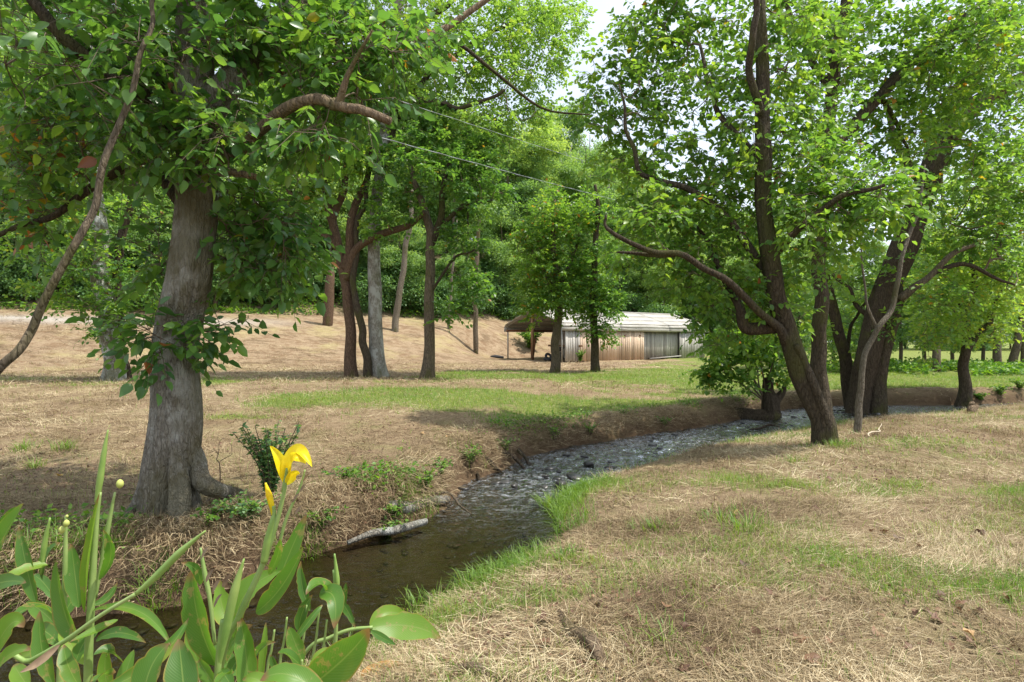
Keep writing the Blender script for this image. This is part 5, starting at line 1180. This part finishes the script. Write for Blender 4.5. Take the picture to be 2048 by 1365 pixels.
c5 = canna('canna whose rolled leaf slants up across to the right', 40, 1.5)
canna_stem(c5, [(-30, 1362), (60, 1322), (130, 1282), (200, 1232), (275, 1186)], 1.5, [6, 6, 6, 5, 5], name='stem')
canna_stem(c5, [(272, 1188), (310, 1155), (360, 1105), (411, 1062)], 1.5, [5, 9, 9, 2], M_CROLL, 'rolled_leaf', False)
canna_leaf(c5, (120, 1290), (40, 1345), 20, 1.48, 1.45, (80, 1325), .5, mat=M_CDRY, name='dry_leaf')
canna_leaf(c5, (195, 1385), (378, 1236), 44, 1.45, 1.6, (310, 1322), .45, face=(.3, -.7, .6))
c6 = canna('canna with broad yellow green leaves at the bottom edge', 360, 1.5)
canna_stem(c6, [(330, 1420), (335, 1365)], 1.5, [8, 7])
canna_leaf(c6, (285, 1420), (338, 1288), 84, 1.45, 1.5, (300, 1340), .3, face=(-.2, -.9, .3))
canna_leaf(c6, (372, 1430), (357, 1278), 88, 1.42, 1.5, (365, 1350), .35, face=(.2, -.9, .25))
canna_leaf(c6, (230, 1420), (268, 1300), 40, 1.6, 1.65, (250, 1350), .3)
canna_leaf(c6, (220, 1400), (215, 1292), 36, 1.7, 1.7, (210, 1340), .3)
c7 = canna('canna with a tall pale sheath and withered spike left of the yellow bloom', 435, 1.6)
canna_stem(c7, [(434, 1420), (436, 1340), (441, 1280), (446, 1240)], 1.6, [9, 8, 7, 6])
canna_stem(c7, [(436, 1335), (452, 1260), (470, 1180), (488, 1118)], 1.6, [6, 11, 11, 2], M_CROLL, 'sheath', False)
canna_stem(c7, [(430, 1290), (420, 1200), (410, 1150), (401, 1096)], 1.62, [4, 5, 6, 2.5], M_CSTEM, 'spent_spike', False)
for q in [(402, 1120), (412, 1165), (425, 1185), (445, 1175), (428, 1215)]: canna_leaf(c7, q, (q[0] + 16, q[1] - 26), 10, 1.6, 1.58, mat=M_CDRY, name='dry_floret')
canna_leaf(c7, (432, 1330), (384, 1138), 92, 1.66, 1.7, (396, 1235), .3, face=(-.3, -.9, .2))
canna_leaf(c7, (400, 1170), (362, 1126), 26, 1.66, 1.6, (392, 1140), .3)
canna_leaf(c7, (495, 1395), (478, 1230), 60, 1.7, 1.75, (492, 1310), .4, face=(.3, -.9, .2))
canna_leaf(c7, (400, 1330), (380, 1240), 40, 1.9, 1.95, (385, 1290), .3)
canna_leaf(c7, (470, 1260), (440, 1160), 56, 1.85, 1.9, (445, 1215), .3)
for (b_, t_, w_, y_, m_) in [((440, 1385), (398, 1320), 44, 1.6, (412, 1345)), ((455, 1360), (512, 1300), 38, 1.7, (478, 1318)), ((448, 1330), (505, 1250), 44, 1.8, (468, 1280)), ((430, 1375), (468, 1345), 36, 1.5, (450, 1348)), ((470, 1385), (440, 1340), 34, 1.55, (450, 1352))]:
    canna_leaf(c7, b_, t_, w_, y_, y_ + .06, m_, .3)
c8 = canna('small canna cluster with a drooping leaf standing in the pool edge', 650, 2.55)
canna_stem(c8, [(668, 1330), (672, 1260), (672, 1190), (668, 1140)], 2.55, [5, 5, 5, 4])
canna_stem(c8, [(672, 1210), (674, 1160), (669, 1108)], 2.55, [4, 7, 2], M_CROLL, 'rolled_leaf', False)
canna_leaf(c8, (620, 1222), (602, 1122), 30, 2.55, 2.6, (604, 1170), .5)
canna_leaf(c8, (665, 1205), (612, 1190), 46, 2.55, 2.4, (640, 1168), .3, face=(-.1, -.6, .8))
canna_leaf(c8, (640, 1186), (668, 1258), 58, 2.5, 2.35, (668, 1196), .3, face=(.2, -.7, .6))
canna_leaf(c8, (682, 1205), (711, 1256), 24, 2.5, 2.4, (695, 1222), .3)
canna_leaf(c8, (680, 1230), (692, 1165), 18, 2.55, 2.55, (688, 1195), .4)
canna_leaf(c8, (598, 1262), (625, 1190), 34, 2.4, 2.4, (605, 1225), .4)
canna_leaf(c8, (575, 1300), (645, 1210), 22, 2.3, 2.4, (620, 1240), .4)
for a, b_, c_ in [(560, 1330, 1235), (600, 1330, 1210), (625, 1330, 1215), (535, 1340, 1260), (640, 1335, 1240)]: canna_stem(c8, [(a, b_), (a + 8, (b_ + c_) / 2), (a + 14, c_)], 2.4, [3.5, 3, 2.5])
c9 = canna('bright young canna leaves low in front of the pool', 590, 2.05)
canna_stem(c9, [(600, 1420), (603, 1345), (604, 1320)], 2.05, [4, 4, 3])
canna_leaf(c9, (606, 1326), (577, 1254), 46, 2.05, 2.1, (590, 1286), .2, face=(-.1, -.9, .4))
canna_leaf(c9, (600, 1330), (556, 1308), 36, 2.0, 1.9, (575, 1310), .3, face=(0, -.6, .8))
canna_leaf(c9, (520, 1370), (532, 1245), 24, 2.1, 2.15, (528, 1300), .4)
canna_leaf(c9, (500, 1340), (552, 1285), 22, 2.1, 2.0, (520, 1298), .4)
canna_leaf(c9, (560, 1360), (541, 1310), 22, 2.0, 2.0, (548, 1330), .4)
canna_leaf(c9, (480, 1350), (420, 1290), 50, 2.2, 2.3, (440, 1310), .2, face=(0, -.8, .6))
c10 = canna('canna with one huge pointed leaf at the bottom edge', 600, 1.5)
canna_stem(c10, [(585, 1460), (590, 1400)], 1.5, [8, 7])
canna_leaf(c10, (590, 1395), (739, 1257), 104, 1.5, 1.45, (680, 1325), .22, face=(.2, -.85, .45))
canna_leaf(c10, (660, 1410), (520, 1362), 66, 1.4, 1.4, (585, 1352), .25, face=(0, -.55, .85))
canna_leaf(c10, (560, 1400), (485, 1360), 40, 1.5, 1.5, (520, 1362), .25)
for (b_, t_, w_, y_, m_) in [((600, 1400), (640, 1330), 44, 1.7, (612, 1355)), ((570, 1400), (545, 1335), 40, 1.75, (552, 1360)), ((620, 1350), (668, 1300), 30, 2.0, (640, 1312))]:
    canna_leaf(c10, b_, t_, w_, y_, y_ + .06, m_, .3)
c11 = canna('canna stem bent flat over the water with a broad shiny leaf', 640, 2.6)
canna_stem(c11, [(612, 1304), (660, 1276), (700, 1260), (745, 1255)], 2.6, [5, 5, 4.5, 4])
canna_leaf(c11, (738, 1258), (882, 1276), 72, 2.6, 2.75, (815, 1252), .14, face=(.05, -.75, .65))
canna_leaf(c11, (742, 1256), (826, 1238), 40, 2.68, 2.8, (775, 1226), .2, face=(0, -.8, .6))
canna_leaf(c11, (742, 1262), (792, 1290), 20, 2.55, 2.5, (765, 1276), .2, face=(0, -.8, .6))
# ----------------------------------------------------------------- straw, grass, fallen leaves, weeds
g7 = np.random.default_rng(123)
def in_view(x, y, m=1.06): return np.abs(x) < .905 * m * y + .15
def sample(n, ylo, yhi, pow_=1.0, dens=None):
    X, Y = [], []; c = 0
    while c < n:
        k = n * 2
        y = ylo + (yhi - ylo) * g7.random(k) ** pow_; x = g7.uniform(-1, 1, k) * (.96 * y + .15)
        ok = g7.random(k) < (x * 0 + 1 if dens is None else dens(x, y)); X.append(x[ok]); Y.append(y[ok]); c += ok.sum()
    return np.concatenate(X)[:n], np.concatenate(Y)[:n]
def blades(name, x, y, L, wd, tilt, curve, rnd, mat, az=None, lift=0.0, label=None, cat=None):
    n = len(x); z = ground_z(x, y); az = g7.random(n) * 2 * np.pi if az is None else az
    h = np.stack([np.cos(az), np.sin(az), np.zeros(n)], -1); s = np.stack([-np.sin(az), np.cos(az), np.zeros(n)], -1)
    ct = np.cos(tilt)[:, None]; st = np.sin(tilt)[:, None]
    B0 = np.stack([x, y, z + lift], -1)
    mid = B0 + (h * ct + UP * st) * (L * .55)[:, None]
    t2 = tilt - curve; tip = mid + (h * np.cos(t2)[:, None] + UP * np.sin(t2)[:, None]) * (L * .45)[:, None]
    tip[:, 2] = np.maximum(tip[:, 2], z + .003)
    w_ = (wd / 2)[:, None]
    tw = g7.normal(size=(n, 1)) * .6; s = unit(s + UP * tw)
    V = np.stack([B0 - s * w_, B0 + s * w_, mid - s * w_ * .8, mid + s * w_ * .8, tip], 1).reshape(-1, 3)
    k = np.arange(n)[:, None] * 5
    T = np.concatenate([k + np.array([[0, 1, 3]]), k + np.array([[0, 3, 2]]), k + np.array([[2, 3, 4]])])
    o = obj(name, mesh(name, V, [T], mat, rnd=np.repeat(rnd, 5))); return tag(o, label, cat, kind='stuff')
def dens_straw(x, y):
    d = creek_d(x, y); return (d > .06) * in_view(x, y) * (.22 + .78 * ss(.36, .54, fbm(x * 1.6, y * 1.6, 153))) * (1 - .75 * green_mask(x, y)) * np.where(north(x, y) > .5, np.clip(1.2 - (y - 4) / 16, .12, 1), 1)
def straw(n, ylo, yhi, Lr, wr, p, nm, lab):
    x, y = sample(n, ylo, yhi, p, dens_straw); L = g7.uniform(*Lr, size=n); up_ = g7.random(n) < .22
    tilt = np.where(up_, g7.uniform(.4, 1.3, n), np.abs(g7.normal(size=n)) * .22); curve = g7.normal(size=n) * .5
    patch = fbm(x * 1.1, y * 1.1, 81); rn = np.clip(1.1 * (patch - .5) + .75 * g7.random(n) + .08, 0, 1)
    nbv = north(x, y); rn = np.clip(rn - .17 * nbv * ss(11, 6, y), 0, 1)
    az = g7.random(n) * 2 * np.pi; az = np.where(g7.random(n) < .55, fbm(x * .8, y * .8, 88) * 9 + g7.normal(size=n) * .5, az)
    blades(nm, x, y, np.where(up_, L * .6, L), g7.uniform(*wr, size=n), tilt, curve, rn, M_STRAW, az, g7.random(n) * .02, lab, 'straw')
straw(90000, 2.3, 6.0, (.06, .22), (.0016, .0042), .8, 'cut_straw', 'dry cut straw strewn over the near banks')
straw(78000, 6.0, 17, (.08, .28), (.003, .007), .7, 'dry_mown_grass', 'dry mown grass covering the banks further off')
def dens_green(x, y):
    d = creek_d(x, y); return (d > .02) * in_view(x, y) * np.clip(green_mask(x, y) * 1.3 + .03, 0, 1)
def grass(n, ylo, yhi, Lr, wr, p, nm, lab, dens=dens_green, rlo=0, rhi=.85, tl=(.7, 1.5)):
    x, y = sample(n, ylo, yhi, p, dens); L = g7.uniform(*Lr, size=n)
    rn = np.clip(rlo + (rhi - rlo) * (.5 * fbm(x * 1.5, y * 1.5, 83) + .5 * g7.random(n)), 0, 1)
    blades(nm, x, y, L, g7.uniform(*wr, size=n), g7.uniform(*tl, size=n), g7.uniform(.2, 1.3, n), rn, M_GRASS, None, 0, lab, 'grass')
straw(26000, 17, 34, (.12, .4), (.008, .018), .8, 'field_stubble', 'dry stubble scattered over the cleared field')
grass(26000, 2.4, 8, (.05, .13), (.002, .0045), .8, 'short_grass', 'short green grass growing through the straw', rhi=.95)
grass(58000, 8, 26, (.05, .15), (.005, .012), .75, 'field_grass', 'patches of green grass on the far bank', rhi=.95)
def dens_edge(x, y):
    d = creek_d(x, y); s = 1 - north(x, y); n = fbm(x * 1.1, y * 1.1, 97)
    return (d > -.03) * (d < .42) * in_view(x, y) * (s * ss(.5, .66, n) * np.exp(-np.maximum(d, 0) / .12) + .25 * (1 - s) * ss(.5, .62, n) * (y < 9))
grass(4500, 3.2, 14, (.08, .30), (.003, .008), .9, 'bank_grass', 'lush green grass fringing the near waterline', dens_edge, .1, .7, (.7, 1.45))
# separate lush tufts
def tuft(px, py, n, L, label, group, spread=.10, wd=(.004, .008), col=(.1, .7), Y=None):
    c_ = G(px, py) if Y is None else on_ground(px, Y); t_ = g7.random(n) * 6.28; rr = np.minimum(np.abs(g7.normal(size=n)), 1.4) * spread * .9
    x = c_[0] + np.cos(t_) * rr; y = c_[1] + np.sin(t_) * rr; z0 = ground_z(x, y)
    az = t_ + g7.normal(size=n) * .7
    Ls = g7.uniform(.5, 1, n) * L; m = []
    tl = g7.uniform(.75, 1.45, n); cu = g7.uniform(.3, 1.5, n)
    h = np.stack([np.cos(az), np.sin(az), 0 * az], -1); s = np.stack([-np.sin(az), np.cos(az), 0 * az], -1)
    Pk = [np.stack([x, y, np.maximum(z0, ZW)], -1)]
    for k in range(3):
        a = tl - cu * k / 2; Pk.append(Pk[-1] + (h * np.cos(a)[:, None] + UP * np.sin(a)[:, None]) * (Ls / 3)[:, None])
    w_ = g7.uniform(*wd, size=n)[:, None] / 2
    V = np.stack([Pk[0] - s * w_, Pk[0] + s * w_, Pk[1] - s * w_, Pk[1] + s * w_, Pk[2] - s * w_ * .7, Pk[2] + s * w_ * .7, Pk[3]], 1).reshape(-1, 3) - c_
    k = np.arange(n)[:, None] * 7; T = np.concatenate([k + np.array([q]) for q in ([0, 1, 3], [0, 3, 2], [2, 3, 5], [2, 5, 4], [4, 5, 6])])
    o = obj('grass_tuft', mesh('grass_tuft', V, [T], M_GRASS, rnd=np.repeat(g7.uniform(*col, size=n), 7)), None, c_); return tag(o, label, 'grass tuft', group)
TG = 'grass tufts along the near waterline'
for px, py, n, L, lab in [(1100, 1020, 150, .30, 'lush green grass tuft overhanging the narrow part of the pool'), (1130, 1000, 110, .26, 'grass tuft just above the largest overhanging tuft'), (1180, 975, 90, .22, 'grass tuft beside the dark stones of the riffle'), (1125, 1120, 90, .2, 'small grass tuft where the pool widens'),
        (1060, 1140, 80, .22, 'grass tuft on the point of the near bank by the pool'), (990, 1165, 90, .22, 'grass tuft left of the point of the near bank'), (940, 1180, 80, .24, 'tall thin grass tuft in the middle of the near waterline'), (870, 1215, 60, .22, 'sparse grass tuft right of the bent canna leaf'), (835, 1225, 40, .24, 'thin grass blades just above the bent canna leaf'), (1210, 960, 80, .2, 'grass tuft near the flat stone in the riffle')]:
    tuft(px, py, n, L, lab, TG)
for px, py, n, L, lab in [(1490, 1065, 110, .28, 'yellowish green grass clump amid the straw on the right'), (1440, 1040, 80, .18, 'low green grass clump left of the yellowish clump'), (1310, 1060, 90, .18, 'low green grass patch between pool and straw'), (1670, 895, 120, .22, 'green weeds at the foot of the leaning mossy trunk'), (1590, 925, 60, .18, 'small weed tuft left of the leaning trunk foot'), (1330, 1290, 60, .16, 'sparse green tuft in the foreground straw'), (1640, 1120, 50, .14, 'thin green tuft in the straw on the right side')]:
    tuft(px, py, n, L, lab, 'grass clumps on the near bank', .16)
for px, py, n, L, lab in [(130, 900, 110, .28, 'bright green weed clump on the left field'), (50, 900, 90, .24, 'weed clump nearest the left edge of the field'), (70, 935, 60, .2, 'small dark weed tuft at the left edge'), (620, 1100, 130, .24, 'grassy tuft at the left waterline by the pool'), (560, 1120, 90, .22, 'grass tuft on the left waterline behind the canna'), (300, 1195, 90, .22, 'grass tuft at the waterline in front of the big tree'), (350, 1180, 70, .2, 'second grass tuft before the big tree')]:
    tuft(px, py, n, L, lab, 'weed clumps on the left bank', .12)
# leafy weeds and small shrubs
def weed(name, label, c_, h, spread, nst, nl, size, mat, seed, group=None, tmpl=LEAF4, cat='shrub', bark=None):
    t_ = Tree(name, label, c_, seed, cat, group); r = t_.r; PP, DD, NN, SS = [], [], [], []
    for k in range(nst):
        a = r.random() * 6.28; q = r.random() ** .6 * spread; e = c_ + np.array([math.cos(a) * q, math.sin(a) * q, h * r.uniform(.55, 1.0)]); mid = c_ + np.array([math.cos(a) * q * .35, math.sin(a) * q * .35, h * .45])
        P = catmull([c_ + [math.cos(a) * .02, math.sin(a) * .02, -.03], mid, e], 10); V, Q, F = tube(P, np.linspace(.005, .002, 10) * (1 + h), 4, cap=False); t_.tw.add(V, Q, F)
        tt = r.uniform(.15, 1, nl); Pl = np.stack([np.interp(tt, np.linspace(0, 1, 10), P[:, j]) for j in range(3)], -1)
        D = unit(r.normal(size=(nl, 3)) * [1, 1, .35] + [0, 0, .1]); PP.append(Pl); DD.append(D); NN.append(UP + r.normal(size=(nl, 3)) * .4); SS.append(r.uniform(*size, size=nl))
    P = np.vstack(PP); tag(obj('foliage', leaves_mesh('foliage', P, np.vstack(DD), np.vstack(NN), np.concatenate(SS), r.random(len(P)), tmpl, mat, c_), t_.root), kind='stuff')
    o = t_.tw.build('stems', bark or M_TWIG, t_.root, c_); tag(o, kind='stuff'); return t_
weed('creekside_shrub', 'spindly dark green shrub just right of the big grey trunk', on_ground(540, 5.9), .80, .38, 30, 60, (.035, .065), M_SHRUB, 301)
weed('low_shrub', 'dark low foliage at the foot of the spindly shrub', on_ground(500, 5.3), .22, .35, 22, 24, (.03, .055), M_SHRUB, 302)
c_ = on_ground(440, 6.4); sd = Tree('bare_seedling', 'leafless forked seedling between the big trunk and the spindly shrub', c_, 303, 'seedling')
for pts, rr in [([c_ - [0, 0, .03], c_ + [0, 0, .3], c_ + [-.02, 0, .38]], .008), ([c_ + [0, 0, .3], c_ + [.10, .02, .38], c_ + [.12, .02, .48]], .005), ([c_ + [-.02, 0, .37], c_ + [-.10, 0, .43]], .004), ([c_ + [-.02, 0, .37], c_ + [-.03, .02, .5], c_ + [.05, .02, .56]], .004)]:
    sd.stem(pts, [rr, rr * .7, rr * .5] if len(pts) == 3 else [rr, rr * .5], M_TWIG, 'stem', sides=6, seg=.04, nodes=False, jag=.004)
BW = 'leafy weeds along the left bank'
for k, (px, py, h, lab) in enumerate([(880, 950, .30, 'bright weed clump high on the bank left of the bend'), (940, 930, .26, 'bright weed clump nearest the bend of the creek'), (850, 975, .22, 'weed clump low on the bank above the stick'), (1110, 880, .24, 'weed clump on the bank just past the bend'), (1180, 870, .22, 'second weed clump past the bend'), (1330, 850, .22, 'weed clump near the fallen log'), (790, 1035, .16, 'small weed growing on the mossy root'), (770, 1075, .14, 'small weed trailing over the bare log'), (480, 1040, .2, 'dark weeds below the big tree roots'), (420, 1050, .14, 'low weed sprig in front of the big trunk'), (300, 1010, .12, 'weed sprig at the left foot of the big trunk'), (690, 960, .14, 'weed sprig on the slope above the pool'), (1010, 900, .18, 'weed sprig on the lip of the bank at the bend'), (640, 1060, .2, 'weeds above the left waterline')]):
    weed('bank_weed', lab, G(px, py), h * g7.uniform(.8, 1.5), .30, 14, 16, (.025, .06), M_WEED, 310 + k, BW, cat='weed')
for k, (px, py, h) in enumerate([(2000, 790, .35), (2040, 780, .45), (1960, 800, .25)]):
    weed('broadleaf_weed', ['broad leaved weed clump on the right bank near the broken stump', 'broad leaved weed clump at the right edge of the picture', 'small broad leaved weed beside the broken stump'][k], G(px, py), h, .4, 16, 14, (.06, .11), M_WEED, 340 + k, 'broad leaved weeds on the right', cat='weed')
weed('wall_weed', 'green weed growing against the plank wall by the creeper clad tree', on_ground(1160, 35.5), .9, .5, 16, 30, (.08, .14), M_WEED, 350, cat='weed')
weed('hill_bush', 'pale leafy bush behind the open carport', on_ground(1062, 47), 2.0, 1.6, 26, 40, (.18, .32), M_WEED, 351, cat='bush')
# rank green growth at the foot of the wood and along the far right field edge: one mass
n = 24000; x = g7.uniform(-45, 30, n); u = g7.uniform(.2, 5, n) ; y = (u + 4 * ss(-6, 2, x) + (x + 15) * .49) / .87 + 42
ok = in_view(x, y) & (y > 14) & (fbm(x * .25, y * .25, 99) > .45); x = x[ok]; y = y[ok]; n = len(x)
z = ground_z(x, y); hgt = g7.random(n) * .9 * fbm(x * .5, y * .5, 98)
tag(obj('undergrowth', leaves_mesh('undergrowth', np.stack([x, y, z + hgt], -1), unit(g7.normal(size=(n, 3)) * [1, 1, .4]), UP + g7.normal(size=(n, 3)) * .4, g7.uniform(.15, .32, n), g7.random(n), LEAF2, M_WEED)), 'rank green undergrowth along the foot of the wood', 'undergrowth', kind='stuff')
n = 9000; y = g7.uniform(25, 30, n); x = g7.uniform(.55, .98, n) * y; ok = fbm(x * .5, y * .5, 95) > .42; x = x[ok]; y = y[ok]; n = len(x)
tag(obj('field_weeds', leaves_mesh('field_weeds', np.stack([x, y, ground_z(x, y) + g7.random(n) * .7 * fbm(x, y, 94)], -1), unit(g7.normal(size=(n, 3)) * [1, 1, .6]), UP + g7.normal(size=(n, 3)) * .5, g7.uniform(.1, .22, n), g7.random(n), LEAF2, M_WEED)), 'tangled weeds at the edge of the far lawn', 'weeds', kind='stuff')
# crumbled leaf litter and chaff in the straw
n = 9000; x, y = sample(n, 2.4, 11, .75, lambda x, y: (creek_d(x, y) > .1) * in_view(x, y) * ss(.42, .62, fbm(x * .9, y * .9, 151)))
tag(obj('leaf_litter', leaves_mesh('leaf_litter', np.stack([x, y, ground_z(x, y) + .012], -1), unit(g7.normal(size=(n, 3)) * [1, 1, .25]), UP + g7.normal(size=(n, 3)) * .45, g7.uniform(.012, .04, n), g7.random(n) * .8, LEAF4, M_DRY, wid=1.3)), 'crumbled brown leaf litter scattered in the straw', 'leaf litter', kind='stuff')
# fallen leaves on the straw, each one its own
def dry_mesh(seed, q):
    r = np.random.default_rng(seed); a = np.linspace(0, 2 * np.pi, 11, endpoint=False)
    rad = 1 + .38 * np.cos(a * 5 + .3) * (np.cos(a / 2) ** 2 + .3) + r.normal(size=11) * .08
    V = np.stack([np.cos(a) * rad, np.sin(a) * rad * .8, .28 * np.cos(a * 2 + r.random() * 6) * rad + r.normal(size=11) * .12], -1); V = np.vstack([V, [0, 0, 0]])
    return mesh('fallen_leaf', V, [np.array([[k, (k + 1) % 11, 11] for k in range(11)])], M_DRY, rnd=np.full(12, q))
drys = [dry_mesh(k, q) for k, q in enumerate([.05, .2, .35, .5, .62, .75, .15, .45])]; yel = [dry_mesh(20, .97), dry_mesh(21, .90)]
def fallen(px, py, s, label, group, pool=drys):
    p = G(px, py); o = obj('fallen_leaf', pool[int(g7.integers(len(pool)))], None, p + [0, 0, .03]); o.scale = (s, s, s); o.rotation_euler = (g7.normal() * .4, g7.normal() * .4, g7.random() * 6); return tag(o, label, 'leaf', group)
for k in range(80):
    px = g7.uniform(1000, 2040); py = 900 + 455 * g7.random() ** .8
    if px < 1350 and py < 1100 or px < 1150 and py < 1200: continue
    p = G(px, py); fallen(px, py, g7.uniform(.02, .042), 'curled brown fallen leaf lying in the straw of the near bank', 'brown fallen leaves on the near bank')
for k in range(60):
    px = g7.uniform(20, 950); py = g7.uniform(880, 1060); fallen(px, py, g7.uniform(.022, .04), 'brown fallen leaf lying on the left bank', 'brown fallen leaves on the left bank')
for px, py, lab in [(1940, 1280, 'yellow fallen leaf in the straw near the bottom right corner'), (845, 870, 'yellow fallen leaf on the far bank above the bend'), (895, 878, 'small yellow leaf beside the other on the far bank'), (645, 1035, 'yellow leaf on the slope above the pool'), (120, 955, 'orange leaf on the left bank near the edge'), (1470, 1030, 'yellow leaf beside the yellowish grass clump'), (805, 1228, 'yellow leaf at the near waterline')]:
    fallen(px, py, .04, lab, None, yel)
# bark-like roots and a reddish rock at the near edge of the water
log('exposed_root', 'brown exposed root rising through the straw at the bottom', [G(1120, 1225) + [0, 0, .0], G(1150, 1265) + [0, 0, .03], G(1185, 1300) + [0, 0, .03], G(1215, 1345) + [0, 0, -.02]], [.02, .04, .042, .02], M_ROOTTAN, 'root')
log('surface_root', 'second brown root along the bottom edge', [G(880, 1345) + [0, 0, -.02], G(960, 1350) + [0, 0, .015], G(1060, 1358) + [0, 0, .0]], [.02, .03, .02], M_ROOTTAN, 'root')
M_ROCK, nt, b = newmat('orange_rock'); nt.links.new(ramp(nt, [(.3, (.28, .13, .04)), (.7, (.50, .27, .09))], noise(nt, 5, 5, .6, mapping(nt))), b.inputs['Base Color']); b.inputs['Roughness'].default_value = .6
me = stones[2].copy(); me.materials.clear(); me.materials.append(M_ROCK)
p = G(775, 1345); o = obj('flat_rock', me, None, p + [0, 0, .0]); o.scale = (.16, .14, .07); o.rotation_euler = (.1, 0, .3); tag(o, 'flat orange rock at the water edge by the canna', 'rock')

# shaggy dry grass and rootlets hanging down the cut bank beyond the water
def dens_hang(x, y):
    d = creek_d(x, y); return (d > .03) * (d < .75) * in_view(x, y) * north(x, y) * (.25 + ss(.35, .6, fbm(x * 1.4, y * 1.4, 131)))
n = 18000; x, y = sample(n, 4.0, 18, .9, dens_hang)
e = .06; gx_ = (creek_d(x + e, y) - creek_d(x - e, y)) / (2 * e); gy_ = (creek_d(x, y + e) - creek_d(x, y - e)) / (2 * e)
az = np.arctan2(-gy_, -gx_) + g7.normal(size=n) * .7
rn = np.clip(g7.random(n) * .75 * (.5 + fbm(x * 2, y * 2, 135)), 0, 1)
blades('hanging_grass', x, y, g7.uniform(.10, .32, n), g7.uniform(.003, .008, n), g7.uniform(-.25, .7, n), g7.uniform(.3, 1.6, n), rn, M_STRAW, az, .02, 'dry grass and rootlets hanging over the cut bank', 'dry grass')
def dens_bw(x, y):
    d = creek_d(x, y); return (d > .0) * (d < .8) * in_view(x, y) * north(x, y) * ss(.5, .64, fbm(x * .9, y * .9, 141)) * ss(.1, .4, d)
n = 5000; x, y = sample(n, 4.2, 18, .8, dens_bw); z = ground_z(x, y)
tag(obj('bank_greenery', leaves_mesh('bank_greenery', np.stack([x, y, z + .01 + g7.random(n) ** 2 * .16], -1), unit(g7.normal(size=(n, 3)) * [1, 1, .4]), UP + g7.normal(size=(n, 3)) * .5, g7.uniform(.025, .07, n), g7.random(n), LEAF4, M_WEED)), 'small green leaves of ground cover on the cut bank', 'ground cover', kind='stuff')
